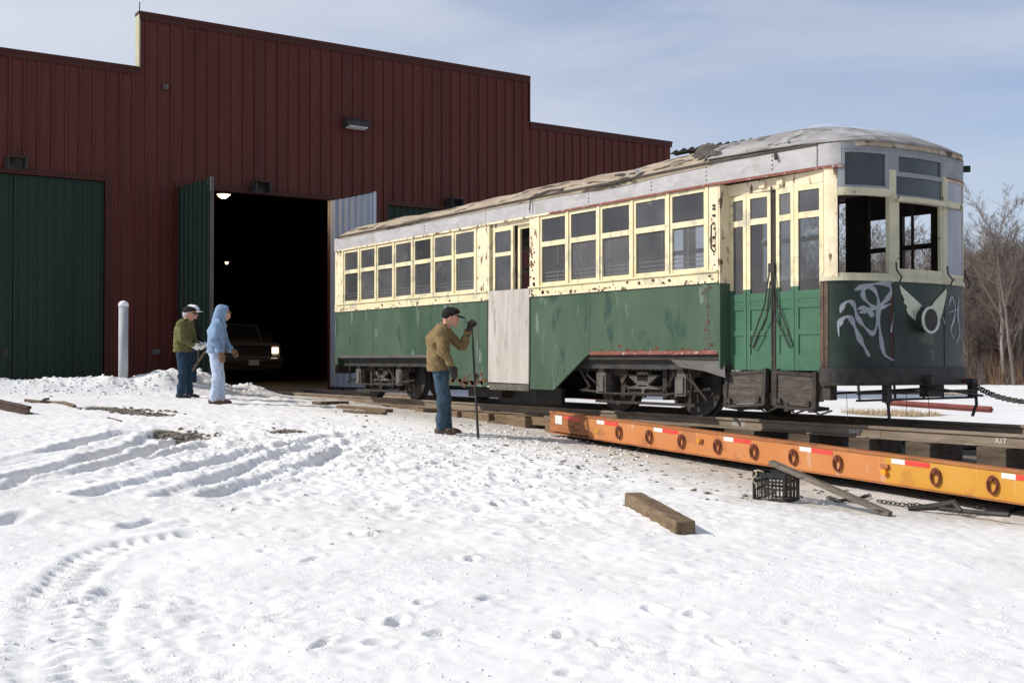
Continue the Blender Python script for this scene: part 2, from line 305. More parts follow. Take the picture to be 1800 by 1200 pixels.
def base_h(x, y):
    x = np.asarray(x, float); y = np.asarray(y, float)
    xc = np.clip(x, -80, 60); yc = np.clip(y, -60, 80)
    t = _wt[n_]+_wt[n_+1]*xc+_wt[n_+2]*yc
    for i in range(n_): t = t+_wt[i]*tps((xc-CP[i, 0])**2+(yc-CP[i, 1])**2)
    # ploughed bank along the front of the barn, rising to a heap by the open door
    rx = -23.5; lum = 1+.9*fbm(x, y, .5, 4, 31)
    w1 = 1/(1+np.exp((y-8.6)/.22))
    hh = (.26+.24*np.exp(-((y-7.75)/.95)**2)+.10*fbm(x, y, 2.5, 2, 5))*w1*(1+(lum-1)*(.3+.7*np.clip((y-4.5)/2, 0, 1)))
    t = t+hh*np.exp(-np.maximum(0, np.abs(x-rx)-.25)**2/(2*.55**2))
    t = t+.20*np.exp(-((x+23.1)/.6)**2-((y-9.1)/.45)**2)*lum
    return t
def atY(px, py, Y):
    u = (px-900)/FPX; d = Y/(FY+u*RY); return (FX+u*RX)*d, Y, EYE-(py-HOR)/FPX*d
def atX(px, py, X):
    u = (px-900)/FPX; d = X/(FX+u*RX); return X, (FY+u*RY)*d, EYE-(py-HOR)/FPX*d
def axis(segs):
    o = [segs[0][0]]
    for a, b, h in segs:
        n = max(1, round((b-a)/h)); o += list(np.linspace(a, b, n+1)[1:])
    return np.array(o)
ax_ = axis([(-700, -200, 50), (-200, -60, 10), (-60, -32, 2), (-32, -25, .25), (-25, -20, .05), (-20, -13, .04), (-13, -8, .03), (-8, -3, .021), (-3, -1, .05), (-1, 8, .5), (8, 60, 5), (60, 600, 60)])
ay_ = axis([(-400, -60, 40), (-60, -8, 4), (-8, 0, .4), (0, 7, .024), (7, 10, .03), (10, 14, .08), (14, 30, .4), (30, 80, 2.5), (80, 900, 60)])
GX, GY = np.meshgrid(ax_, ay_, indexing='ij')
GZ = base_h(GX, GY)
BZ = GZ.copy()
import bisect
_lx, _ly = list(ax_), list(ay_)
def bil(A, x, y):
    i = min(max(bisect.bisect_right(_lx, x)-1, 0), len(_lx)-2); j = min(max(bisect.bisect_right(_ly, y)-1, 0), len(_ly)-2)
    a = min(1, max(0, (x-_lx[i])/(_lx[i+1]-_lx[i]))); b = min(1, max(0, (y-_ly[j])/(_ly[j+1]-_ly[j])))
    return float((A[i, j]*(1-a)+A[i+1, j]*a)*(1-b)+(A[i, j+1]*(1-a)+A[i+1, j+1]*a)*b)
def gp(px, py):
    u = (px-900)/FPX; dx, dy, dz = FX+u*RX, FY+u*RY, -(py-HOR)/FPX
    d = 4.
    for i in range(500):
        if EYE+dz*d < bil(BZ, dx*d, dy*d): break
        d += .1 if d < 30 else .5
    lo, hi = d-.5, d
    for i in range(12):
        m = (lo+hi)/2
        if EYE+dz*m < bil(BZ, dx*m, dy*m): hi = m
        else: lo = m
    return dx*hi, dy*hi, EYE+dz*hi
near = (GX > -26) & (GX < 0) & (GY > -1) & (GY < 14)
dirt = np.zeros_like(GX)
def poly_dist(pts, maxd):
    D = np.full(GX.shape, 9.)
    P = np.array(pts)
    msk = (GX > P[:, 0].min()-maxd) & (GX < P[:, 0].max()+maxd) & (GY > P[:, 1].min()-maxd) & (GY < P[:, 1].max()+maxd)
    x, y = GX[msk], GY[msk]; dd = np.full(x.shape, 9.); aa = np.zeros(x.shape); acc = 0
    for (ax0, ay0), (bx, by) in zip(P[:-1], P[1:]):
        vx, vy = bx-ax0, by-ay0; L2 = vx*vx+vy*vy
        t = np.clip(((x-ax0)*vx+(y-ay0)*vy)/L2, 0, 1); d = np.hypot(x-ax0-t*vx, y-ay0-t*vy)
        b = d < dd; dd[b] = d[b]; aa[b] = (acc+t*math.sqrt(L2))[b]; acc += math.sqrt(L2)
    return msk, dd, aa, x, y
def z5(p): return gp(p[0]/2.143, p[1]/2.143+640)[:2]
def rut(pz, w=.16, dep=.07, rim=.03, sd=0, tread=False):
    pts = [z5(p) for p in pz]
    m, d, a, x, y = poly_dist(pts, 1.)
    dn = d+.05*fbm(x, y, .25, 4, 40+sd, .65)*2
    brk = np.clip((.9 if tread else .8)+(3 if tread else 2.2)*fbm(x, y, .9, 2, 60+sd), .15, 1.15)
    prof = -dep*np.clip((w-dn)/.035, 0, 1)*brk
    if tread: prof = prof*(.15+.85*np.clip(.5+1.6*np.sin(a*2*math.pi/.13+d*24), 0, 1))
    prof = prof+rim*np.exp(-((dn-w-.06)/.07)**2)*(.6+1.5*np.abs(fbm(x, y, .2, 3, 80+sd)))
    GZ[m] += prof
LS = [([(0, 375), (210, 325), (300, 295), (470, 255), (570, 250)], .2, .1), ([(0, 435), (210, 390), (330, 350), (500, 310), (540, 300), (600, 265)], .2, .1),
      ([(100, 440), (330, 400), (520, 345), (690, 285)], .16, .08), ([(330, 490), (470, 455), (560, 430), (780, 370), (880, 345), (1170, 285), (1320, 260)], .17, .1),
      ([(620, 490), (700, 465), (900, 400), (1090, 330), (1240, 300)], .16, .08), ([(800, 495), (920, 455), (1180, 375), (1350, 290)], .17, .08), ([(560, 360), (700, 320), (800, 300)], .12, .06),
      ([(0, 600), (95, 560)], .12, .06), ([(300, 600), (390, 612)], .10, .05), ([(480, 612), (580, 588)], .11, .05), ([(0, 470), (60, 455)], .12, .06)]
for i, (p, w_, d_) in enumerate(LS): rut(p, w_*.85, d_*1.0, .02, i)
rut([(700, 640), (450, 680), (350, 730), (270, 800), (200, 880), (160, 1000), (150, 1080), (180, 1160), (260, 1300)], .16, .05, .012, 20, True)
rut([(420, 860), (370, 960), (360, 1060), (460, 1200)], .12, .03, .005, 21, True)
rut([(1130, 625), (1340, 630)], .07, .03, .01, 22); rut([(1450, 632), (1640, 632)], .06, .02, .01, 23)
rnd = random.Random(3)
feet = [(935, 640), (1340, 640), (1050, 620), (720, 605), (570, 910), (1030, 945), (1430, 1045), (1215, 1050), (1000, 700), (1180, 730), (450, 735), (355, 440), (240, 480), (960, 520), (300, 890), (1390, 960)]
f2 = [(680, 935), (745, 1060), (770, 1110), (985, 1115), (1120, 1140), (890, 940), (960, 945), (830, 980), (1060, 1130), (860, 1050), (700, 1090), (655, 940), (1270, 1130), (1220, 1080), (1000, 1180), (1150, 1070)]
fp = [z5(p) for p in feet]+[gp(*p)[:2] for p in f2]
for k in range(150):
    q = gp(rnd.uniform(420, 1050), rnd.uniform(775, 900) if k % 3 else rnd.uniform(770, 840)); fp.append(q[:2])
pits = []
for k in range(950):
    q = gp(rnd.uniform(-40, 1840), 790+410*rnd.random()**1.3); pits.append(q[:2])
for (x0, y0) in pits:
    m = (np.abs(GX-x0) < .15) & (np.abs(GY-y0) < .15); an = rnd.uniform(0, 3.1); c, s = math.cos(an), math.sin(an)
    dx, dy = GX[m]-x0, GY[m]-y0; r_ = rnd.uniform(.012, .036); e = np.hypot((dx*c+dy*s)/(r_*rnd.uniform(1, 2.4)), (-dx*s+dy*c)/r_)
    GZ[m] += rnd.choice([-1, -1, .6])*rnd.uniform(.006, .020)*np.exp(-e*e)
for (x0, y0) in fp:
    m = (np.abs(GX-x0) < .4) & (np.abs(GY-y0) < .4); an = rnd.uniform(0, 3.1); c, s = math.cos(an), math.sin(an)
    dx, dy = GX[m]-x0, GY[m]-y0; e = np.sqrt(((dx*c+dy*s)/rnd.uniform(.05, .11))**2+((-dx*s+dy*c)/rnd.uniform(.025, .05))**2)+1.5*fbm(GX[m], GY[m], .12, 4, 9, .7)
    GZ[m] += -rnd.uniform(.018, .042)*np.clip(2.2-e*1.9, 0, 1)+.012*np.exp(-((e-1.5)/.3)**2)
x, y = GX[near], GY[near]
# trampled, lumpy area between the ruts, the men and the trailer; smoother in front
def blob(px, py, rx_, ry_):
    q = gp(px, py); return np.exp(-(((x-q[0])/rx_)**2+((y-q[1])/ry_)**2))
tr = np.clip(.15+blob(600, 790, 3.5, 1.6)+blob(850, 840, 2.5, 1.5)+blob(450, 700, 3, 1.6)+.8*blob(300, 790, 3, 1.5)+.5*blob(250, 1130, .8, .8), 0, 1.1)
l1 = fbm(x, y, .32, 4, 11, .6); l2 = fbm(x, y, .09, 3, 12, .6)
GZ[near] += tr*(.085*np.maximum(l1, -.10)-.06*np.abs(fbm(x, y, .2, 4, 16, .65))+.045*l2)+.012*fbm(x, y, 1.3, 3, 13)+.015*l2*np.clip(.22+fbm(x, y, 1.4, 3, 19)*3, .1, 1.2)
GZ[near] += .018*np.clip(fbm(x, y, .22, 3, 14)-.16, 0, 1)*4*(.3+tr)
# dirt: where vehicles and timbers have churned the snow
dp_ = np.zeros_like(x)
def dpath(pp, wd, amt):
    m, d, a, xx, yy = poly_dist([gp(*p)[:2] for p in pp], wd*3)
    dirt[m] = np.maximum(dirt[m], amt*np.exp(-(d/wd)**2))
dpath([(430, 690), (560, 700), (700, 722), (900, 755), (1100, 790), (1350, 850), (1500, 880)], 1.0, .5)
dpath([(560, 712), (800, 745), (960, 770)], .6, .35)
dpath([(1040, 780), (1200, 810), (1400, 850)], .45, .6)
dpath([(1340, 875), (1560, 900), (1800, 915)], .5, .45)
for pp, wd in (([(175, 715), (205, 718), (240, 724), (285, 729)], .30), ([(285, 756), (310, 763), (340, 769)], .24), ([(488, 758), (522, 756)], .2), ([(40, 708), (110, 706)], .12)):
    m, d, a, xx, yy = poly_dist([gp(*p)[:2] for p in pp], 1.2)
    v = np.clip((wd-d+.25*fbm(xx, yy, .25, 3, 22))/.05, 0, 1); dirt[m] = np.maximum(dirt[m], 1.*v); GZ[m] -= .03*v
for (px, py, rx_, ry_) in ((1565, 727, 1.1, 1.0), (1625, 692, 1.6, 2.2)):
    q = gp(px, py); e = np.sqrt(((GX-q[0])/rx_)**2+((GY-q[1])/ry_)**2)+.5*fbm(GX, GY, .8, 3, 27); dirt[:] = np.maximum(dirt, .9*np.clip((1-e)/.1, 0, 1))
inb = 1/(1+np.exp((GX+25.3)/.25))*(GY > 8.6)*(GY < 13.6); dirt = np.maximum(dirt, .95*inb); dirt = np.maximum(dirt, .9*((GX < -28) & (GY > 2.5) & (GY < 25)&(GX>-60)))
und = (GY > 9.9)*(GY < 12.2)*(GX > -26)*(GX < -2)*.5; dirt = np.maximum(dirt, und*(.6+fbm(GX, GY, .7, 3, 33)*1.5))
bh_floor = (GX < -27.9) & (GX > -60) & (GY > 2.5) & (GY < 25); GZ[bh_floor] = np.minimum(GZ[bh_floor], -.3)
ni, nj = GX.shape; idx = np.arange(ni*nj).reshape(ni, nj)
F = np.stack([idx[:-1, :-1], idx[1:, :-1], idx[1:, 1:], idx[:-1, 1:]], -1).reshape(-1, 4)
sm = bpy.data.materials.new('snow'); sm.use_nodes = True; t = sm.node_tree; b = t.nodes['Principled BSDF']; l = t.links.new
geo = t.nodes.new('ShaderNodeTexCoord'); at = t.nodes.new('ShaderNodeAttribute'); at.attribute_name = 'dirt'
def tn(s, d=6, r=.6, sc_=(1, 1, 1)):
    mpp = t.nodes.new('ShaderNodeMapping'); mpp.inputs['Scale'].default_value = sc_
    n = t.nodes.new('ShaderNodeTexNoise'); n.inputs['Scale'].default_value = s; n.inputs['Detail'].default_value = d; n.inputs['Roughness'].default_value = r
    l(geo.outputs['Object'], mpp.inputs[0]); l(mpp.outputs[0], n.inputs['Vector']); return n.outputs[0]
def ma(op, a, b_, c=None):
    n = t.nodes.new('ShaderNodeMath'); n.operation = op
    for i, v in enumerate((a, b_, c)):
        if v is None: continue
        if isinstance(v, (int, float)): n.inputs[i].default_value = v
        else: l(v, n.inputs[i])
    return n.outputs[0]
def mixc(f, a, b_):
    n = t.nodes.new('ShaderNodeMix'); n.data_type = 'RGBA'
    if isinstance(f, (int, float)): n.inputs[0].default_value = f
    else: l(f, n.inputs[0])
    for i, v in ((6, a), (7, b_)):
        if isinstance(v, tuple): n.inputs[i].default_value = (*v, 1)
        else: l(v, n.inputs[i])
    return n.outputs[2]
def ramp(v, a, b_):
    n = t.nodes.new('ShaderNodeMapRange'); n.inputs[1].default_value = a; n.inputs[2].default_value = b_; l(v, n.inputs[0]); return n.outputs[0]
snowc = mixc(ramp(tn(1.2), .35, .65), (.745, .728, .705), (.84, .825, .80)); snowc = mixc(ma('MULTIPLY', ramp(tn(.35, 5), .52, .68), .6), snowc, (.71, .68, .63))
film = ramp(ma('ADD', at.outputs['Fac'], ma('MULTIPLY', tn(2.5), .5)), .27, .85)      # brownish film
c_ = mixc(film, snowc, (.50, .45, .38))
spk = ramp(ma('ADD', ma('MULTIPLY', at.outputs['Fac'], .42), tn(16, 5, .7)), .80, .86)      # dark specks of soil
c_ = mixc(spk, c_, (.10, .085, .07))
spk2 = ramp(tn(38, 3, .65), .712, .74); c_ = mixc(ma('MULTIPLY', spk2, .75), c_, (.22, .2, .17))
full = ramp(at.outputs['Fac'], .78, .9); soil = mixc(tn(30, 4), (.075, .062, .05), (.26, .23, .19)); c_ = mixc(full, c_, soil)
l(c_, b.inputs['Base Color']); b.inputs['Roughness'].default_value = .75; b.inputs['Specular IOR Level'].default_value = .25
bp = t.nodes.new('ShaderNodeBump'); bp.inputs['Distance'].default_value = .03; l(ma('ADD', .10, ma('MULTIPLY', ramp(tn(.9, 4), .46, .70), .6)), bp.inputs['Strength'])
l(ma('ADD', tn(14, 6, .65), ma('MULTIPLY', tn(60, 4, .6), .5)), bp.inputs['Height']); l(bp.outputs[0], b.inputs['Normal'])
snow = nparr_obj('snow_ground', np.stack([GX, GY, GZ], -1).reshape(-1, 3), F, sm)
atr = snow.data.attributes.new('dirt', 'FLOAT', 'POINT'); atr.data.foreach_set('value', dirt.ravel().astype(np.float32))
snow['kind'] = 'structure'
def gz(x, y):       # final ground height at a point
    return bil(GZ, x, y)
# ------------------------------------------------------------------ barn
BX = -27.8
barn = thing('metal_barn', 'dark red ribbed metal barn with stepped roofline and green doors, one pair open', 'barn', (BX, 13.74, 0))
def corr(mb, y0, y1, zf, x=BX, pitch=.305, h=.045, w_=.045, sgn=1, axis='x', th=0):
    """ribbed sheet between y0 and y1; zf(y) -> (z0, z1)"""
    ys = [y0]; k = math.floor(y0/pitch)-1
    prof = []
    while k*pitch < y1+pitch:
        c = k*pitch
        for q, d in ((-w_*.9, 0), (-w_*.45, h), (w_*.45, h), (w_*.9, 0)):
            if y0 < c+q < y1: prof.append((c+q, d))
        c2 = c+pitch*.5
        for q, d in ((-.02, 0), (0, .006), (.02, 0)):
            if y0 < c2+q < y1: prof.append((c2+q, d))
        k += 1
    prof = [(y0, 0)]+sorted(prof)+[(y1, 0)]
    rows = []
    for yy, d in prof:
        z0, z1 = zf(yy)
        if axis == 'x': rows.append([(x+sgn*d, yy, z0), (x+sgn*d, yy, z1)])
        else: rows.append([(yy, x+sgn*d, z0), (yy, x+sgn*d, z1)])
    mb.grid(rows)
    return mb
ZL, ZH, DT = 7.64, 8.97, 4.9
YL0, YL1, YM0, YM1, YR1 = 2.53, 2.53, 8.08, 19.4, 24.95
mb = MB()
doors = [(3.29, 7.29), (9.04, 13.06), (14.75, 18.75)]
corr(mb, 2.53, 3.29, lambda y: (-.4, ZL)); corr(mb, 3.29, 7.29, lambda y: (DT, ZL)); corr(mb, 7.29, 8.08, lambda y: (-.4, ZL))
corr(mb, 8.08, 9.04, lambda y: (-.4, ZH)); corr(mb, 9.04, 13.06, lambda y: (DT, ZH)); corr(mb, 13.06, 14.75, lambda y: (-.4, ZH))
corr(mb, 14.75, 18.75, lambda y: (DT, ZH)); corr(mb, 18.75, 19.4, lambda y: (-.4, ZH)); corr(mb, 19.4, 24.95, lambda y: (-.4, ZL))
mb.box(BX-.25, BX-.01, 8.1, 19.38, ZL-.3, ZH-.02); mb.box(BX-.2, BX-.01, 2.55, 3.27, -.4, ZL-.02); mb.box(BX-.2, BX-.01, 7.31, 9.02, -.4, ZL-.32)
mb.box(BX-.2, BX-.01, 13.08, 14.73, -.4, ZL-.32); mb.box(BX-.2, BX-.01, 18.77, 24.93, -.4, ZL-.02)
for a, b_ in doors: mb.box(BX-.2, BX-.012, a-.015, b_+.015, DT+.01, ZL-.31)
mb.build('front_wall', 'barn', barn)
mb = MB(); mb.box(BX-32, BX-.26, 2.56, 2.7, -.4, ZL-.4); mb.build('side_wall', 'barn', barn)
mb = MB(); mb.box(BX-32, BX-.26, 24.78, 24.92, -.4, ZL-.4); mb.build('side_wall', 'barn', barn)
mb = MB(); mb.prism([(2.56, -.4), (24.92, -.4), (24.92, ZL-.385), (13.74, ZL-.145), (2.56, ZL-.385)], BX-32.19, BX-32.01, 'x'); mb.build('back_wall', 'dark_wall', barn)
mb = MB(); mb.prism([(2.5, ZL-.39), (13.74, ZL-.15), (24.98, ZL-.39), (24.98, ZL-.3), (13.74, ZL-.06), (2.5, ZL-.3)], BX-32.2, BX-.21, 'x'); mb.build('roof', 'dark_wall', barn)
mb = MB(); mb.box(BX-32, BX+.02, 2.7, 24.78, -.3, -.055); mb.build('floor', 'concrete', barn)
mb = MB()
mb.box(BX-.27, BX+.06, 8.04, 19.44, ZH-.01, ZH+.07); mb.box(BX-.27, BX+.06, 2.48, 8.035, ZL-.01, ZL+.06); mb.box(BX-.27, BX+.06, 19.445, 25.0, ZL-.01, ZL+.06)
mb.box(BX+.032, BX+.05, 8.06, 19.42, ZH-.13, ZH-.012); mb.box(BX+.032, BX+.05, 2.5, 8.03, ZL-.13, ZL-.012); mb.box(BX+.032, BX+.05, 19.45, 24.98, ZL-.13, ZL-.012)
mb.box(BX-.02, BX+.045, 19.41, 19.445, ZL+.06, ZH-.02)
for a, b_ in doors: mb.box(BX+.031, BX+.05, a-.1, b_+.1, DT-.002, DT+.12); mb.box(BX+.031, BX+.05, a-.1, a-.005, -.3, DT-.003); mb.box(BX+.031, BX+.05, b_+.005, b_+.1, -.3, DT-.003)
mb.build('edge_trim', 'barn_trim', barn)
mb = MB(); mb.box(BX-.25, BX+.045, 8.045, 8.079, ZL+.06, ZH-.012); mb.build('corner_trim', 'pale_edge', barn)
mb = MB(); mb.tube([(BX-.1, 8.1, ZH+.07), (BX-.1, 8.1, ZH+.32)], .012, 6); mb.build('lightning_rod', 'barn_trim', barn)
# doors: closed pairs and one open pair
def leaf(y0, y1, x0, name='door', sub=True):
    m = MB(); corr(m, y0, y1, lambda y: (-.05, DT-.01), x0, .2, .014, .018); o = m.build(name, 'barn_door', barn); return o
for (a, b_) in (doors[0], doors[2]):
    mid = (a+b_)/2
    for y0, y1 in ((a+.01, mid-.01), (mid+.01, b_-.01)):
        o = leaf(y0, y1, BX-.06)
        m = MB(); m.box(BX-.13, BX-.062, y0, y1, -.05, DT-.012); m.build('door_backing', 'barn_door', o)
    m = MB(); m.tube([(BX-.03, mid-.16, .92), (BX+.02, mid-.16, .92), (BX+.02, mid-.16, .80), (BX-.03, mid-.16, .80)], .012, 6)
    m.box(BX-.05, BX-.035, mid-.22, mid-.1, .76, .96); m.build('handle', 'black', barn)
def open_leaf(yh, xtip, ytip, out_in, face_y):
    """leaf hinged at (BX, yh) swung out to (xtip, ytip)"""
    d = Vector((xtip-BX, ytip-yh, 0)); Ln = d.length; u = d/Ln; n = Vector((-u.y, u.x, 0))
    T = Matrix.Translation((BX+.03, yh, 0)) @ Matrix(((u.x, n.x, 0, 0), (u.y, n.y, 0, 0), (0, 0, 1, 0), (0, 0, 0, 1)))
    m = MB(); m.box(.02, Ln, -.025, .025, .0, DT-.01, T); 
    o = m.build('door', 'barn_door', barn)
    for sgn, mt, nm in ((-1, out_in[0], 'door_sheet'), (1, out_in[1], 'door_sheet')):
        q = MB(); corr(q, .03, Ln-.03, lambda y: (.02, DT-.03), sgn*.028, .28, .04, .06, sgn, 'y'); q.v = [tuple(T @ Vector(p)) for p in q.v]
        q.build(nm, mt, o)
    q = MB(); q.box(Ln, Ln+.035, -.04, .04, .0, DT, T); q.build('edge_strip', 'sheet' if out_in[0] == 'barn_door' else 'door_in', o)
open_leaf(9.04, -25.77, 9.13, ('barn_door', 'door_in'), -1)
open_leaf(13.06, -25.8, 13.3, ('door_in', 'barn_door'), -1)
for y, z in ((5.29, DT+.16), (11.05, DT+.1), (16.75, DT+.12)):      # boxes over each door for the overhead wire
    m = MB(); m.box(BX+.05, BX+.4, y-.2, y-.17, z-.08, z+.16); m.box(BX+.05, BX+.4, y+.17, y+.2, z-.08, z+.16); m.box(BX+.05, BX+.42, y-.21, y+.21, z+.16, z+.18)
    m.box(BX+.06, BX+.09, y-.17, y+.17, z-.08, z+.16); m.build('wire_box', 'black', barn)
lx, ly, lz = atX(620, 218, BX)
m = MB(); m.prism([(0, -.12), (.32, -.10), (.30, .02), (.12, .13), (0, .13)], -.33, .33, 'y', Matrix.Translation((BX+.04, ly, lz))); lamp = m.build('wall_lamp', 'black', barn)
m = MB(); m.prism([(.05, -.145), (.30, -.125), (.30, -.10), (.05, -.12)], -.27, .27, 'y', Matrix.Translation((BX+.04, ly, lz))); m.build('lens', 'lens', lamp)
q = atX(288, 152, BX); m = MB(); m.box(BX+.03, BX+.09, q[1]-.06, q[1]+.06, q[2]-.06, q[2]+.06); m.tube([(BX+.09, q[1], q[2]), (BX+.14, q[1], q[2])], .03, 8); m.build('sensor_box', 'sheet', barn)
q = atX(273, 619, BX); m = MB(); m.box(BX+.04, BX+.10, q[1]-.08, q[1]+.08, q[2]-.05, q[2]+.07); m.build('outlet_box', 'sheet', barn)
def hanging_lamp(px, py, X, r, label, pw=0):
    x, y, z = atX(px, py, X); t_ = thing('ceiling_lamp', label, 'lamp', (x, y, z), 'lit lamps inside the barn')
    m = MB(); m.tube([(x, y, z+.14), (x, y, z+.06), (x, y, z-.01)], [r*.35, r*.8, r], 14); m.build('lamp_shade', 'sheet', t_)
    m = MB(); m.tube([(x, y, z-.012), (x, y, z-.05), (x, y, z-.10)], [r*.85, r*.7, r*.3], 12); m.build('bulb', 'lamp_warm', t_)
    m = MB(); m.tube([(x, y, z+.14), (x, y, 7.3)], .01, 5); m.build('cord', 'black', t_)
    if pw: ld = bpy.data.lights.new('lamp_light', 'POINT'); ld.energy = pw; ld.color = (1, .7, .42); ld.shadow_soft_size = .1; lo_ = bpy.data.objects.new('lamp_light', ld); link(lo_); lo_.parent = t_; lo_.location = (0, 0, -.2)
hanging_lamp(392, 341, -31., .20, 'large warm lit lamp high in the barn doorway', 260)
hanging_lamp(398, 460, -46., .09, 'tiny distant lit lamp deep inside the dark barn')
for px, py, X in ((473, 340, -31.5), (455, 492, -50)): pass

# pickup in the barn
def pickup(x, y, z, yaw, S=1.1):
    T = Matrix.Translation((x, y, z)) @ Matrix.Rotation(yaw, 4, 'Z') @ Matrix.Scale(S, 4)
    t_ = thing('pickup_truck', 'grey pickup truck with one headlight lit, parked inside the dark barn', 'pickup truck', (x, y, z))
    def part(m, n, mt, p=t_, **k): m.v = [tuple(T @ Vector(v)) for v in m.v]; return m.build(n, mt, p, **k)
    m = MB(); m.prism([(-3, .45), (2.62, .45), (2.66, .75), (2.62, 1.10), (2.5, 1.2), (1.2, 1.28), (.55, 1.80), (-.9, 1.82), (-1.05, 1.2), (-3, 1.2)], -.92, .92, 'y')
    m.box(-3, 2.2, -.98, .98, .5, 1.12)
    body = part(m, 'body', 'truckpaint', bevel=.03)
    m = MB(); m.prism([(1.17, 1.31), (.60, 1.76), (.58, 1.74), (1.15, 1.29)], -.82, .82, 'y'); part(m, 'windshield', 'glass_dark')
    for s in (-1, 1):
        m = MB(); m.prism([(1.0, 1.3), (.5, 1.72), (-.8, 1.74), (-.95, 1.3)], s*.925, s*.93, 'y'); part(m, 'side_window', 'glass_dark')
        m = MB(); m.box(1.0, 1.12, s*1.02, s*1.22, 1.25, 1.5); m.box(1.03, 1.07, s*.92, s*1.03, 1.28, 1.32); part(m, 'mirror', 'black')
        m = MB(); m.box(2.6, 2.70, s*.62-.2 if s < 0 else s*.62, s*.62 if s < 0 else s*.62+.2, .86, 1.04); part(m, 'headlight', 'lamp_on' if s > 0 else 'lens')
        for xx in (1.75, -1.9):
            m = MB(); m.tube([(xx, s*.72, .4), (xx, s*.97, .4)], .40, 20); wh = part(m, 'wheel', 'tyre')
            m = MB(); m.tube([(xx, s*.95, .4), (xx, s*.985, .4)], .2, 14); part(m, 'rim', 'chrome', wh)
    m = MB()
    for k in range(5): m.box(2.64, 2.69, -.58, .58, .80+k*.06, .825+k*.06)
    m.box(2.63, 2.70, -.62, -.58, .78, 1.08); m.box(2.63, 2.70, .58, .62, .78, 1.08); m.box(2.63, 2.70, -.6, .6, 1.07, 1.1); part(m, 'grille', 'black')
    m = MB(); m.box(2.62, 2.84, -.98, .98, .60, .72); part(m, 'bumper', 'chrome', bevel=.03)
    m = MB(); m.box(2.60, 2.80, -.9, .9, .38, .59); part(m, 'valance', 'black')
    m = MB(); m.box(2.85, 2.86, -.16, .16, .50, .66); part(m, 'licence_plate', 'lens')
tx, ty, _ = atX(487, 605, -38.2)
pickup(-38.2-2.65*1.15, ty-.72*1.15, -.05, R(-2), 1.15)

# bollard
bx, by = -23.95, 6.66
m = MB(); m.tube([(bx, by, -.2), (bx, by, 1.80)], .095, 20); bo = m.build('bollard', 'bollard', smooth=False); tag(bo, 'grey steel bollard with white domed top in front of the red barn wall', 'bollard')
bo.data.polygons.foreach_set('use_smooth', [len(p.vertices) == 4 for p in bo.data.polygons])
m = MB(); m.tube([(bx, by, 1.80), (bx, by, 1.86), (bx, by, 1.90), (bx, by, 1.92)], [.102, .10, .07, .02], 20); m.build('cap', 'white', bo, smooth=True)

# ------------------------------------------------------------------ streetcar
YC, YN = 11.03, 9.75; YF = 2*YC-YN
car = thing('streetcar', 'old green and cream streetcar with torn roof and graffiti on its nose', 'streetcar', (-14.5, YC, 0))
Z_FL, Z_BELT, Z_SILL, Z_M0, Z_M1, Z_H, Z_LB, Z_EA = .78, 1.65, 1.80, 2.35, 2.42, 2.75, 2.83, 3.07
PL = [(0, -8.12), (.45, -8.155), (.8, -8.22), (1.0, -8.30), (1.09, -8.38), (1.135, -8.47), (1.15, -8.58)]
def smooth_curve(P, n=6):
    o = []
    for i in range(len(P)-1):
        p0 = P[max(i-1, 0)] if i else (-P[1][0], P[1][1]); p1, p2 = P[i], P[i+1]; p3 = P[min(i+2, len(P)-1)]
        for k in range(n):
            t = k/n; o.append(tuple(.5*((2*p1[a])+(-p0[a]+p2[a])*t+(2*p0[a]-5*p1[a]+4*p2[a]-p3[a])*t*t+(-p0[a]+3*p1[a]-3*p2[a]+p3[a])*t**3) for a in (0, 1)))
    return o+[P[-1]]
half = smooth_curve(PL)
# plan curve of the nose, from the near side (small Y) to the far side
NOSE = [(X, YC-v) for v, X in reversed(half)]+[(X, YC+v) for v, X in half[1:]]
PLR = [(0, -21.0), (.6, -20.95), (.95, -20.85), (1.15, -20.72), (1.25, -20.58), (1.28, -20.42)]
hr = smooth_curve(PLR); TAIL = [(X, YC-v) for v, X in reversed(hr)]+[(X, YC+v) for v, X in hr[1:]]
def sub(C, y0, y1):
    o = []
    def at(y):
        for (xa, ya), (xb, yb) in zip(C[:-1], C[1:]):
            if ya <= y <= yb: q = (y-ya)/(yb-ya+1e-12); return (xa+(xb-xa)*q, y)
        return C[0] if y < C[0][1] else C[-1]
    o = [at(y0)]+[p for p in C if y0 < p[1] < y1]+[at(y1)]; return o
def wall(mb, C, z0, z1, th=.03, off=0., sgn=1, T=None):
    """thick wall along plan curve C; off pushes it outward (sgn=1: the nose, towards +X)"""
    n = len(C); Ns = []
    for i in range(n):
        a = C[max(i-1, 0)]; b_ = C[min(i+1, n-1)]; d = Vector((b_[0]-a[0], b_[1]-a[1])); d.normalize(); Ns.append(Vector((d.y, -d.x))*sgn)
    o = [Vector(c)+Ns[i]*off for i, c in enumerate(C)]; q = [Vector(c)+Ns[i]*(off-th) for i, c in enumerate(C)]
    zz0 = z0 if callable(z0) else (lambda i: z0); zz1 = z1 if callable(z1) else (lambda i: z1)
    b0 = len(mb.v)
    for i in range(n): mb.v += [(o[i].x, o[i].y, zz0(i)), (o[i].x, o[i].y, zz1(i)), (q[i].x, q[i].y, zz1(i)), (q[i].x, q[i].y, zz0(i))]
    for i in range(n-1):
        a = b0+4*i; c = a+4
        for k in range(4): mb.f.append((a+k, c+k, c+(k+1) % 4, a+(k+1) % 4))
    mb.f.append((b0, b0+1, b0+2, b0+3)); e = b0+4*(n-1); mb.f.append((e+3, e+2, e+1, e)); return mb
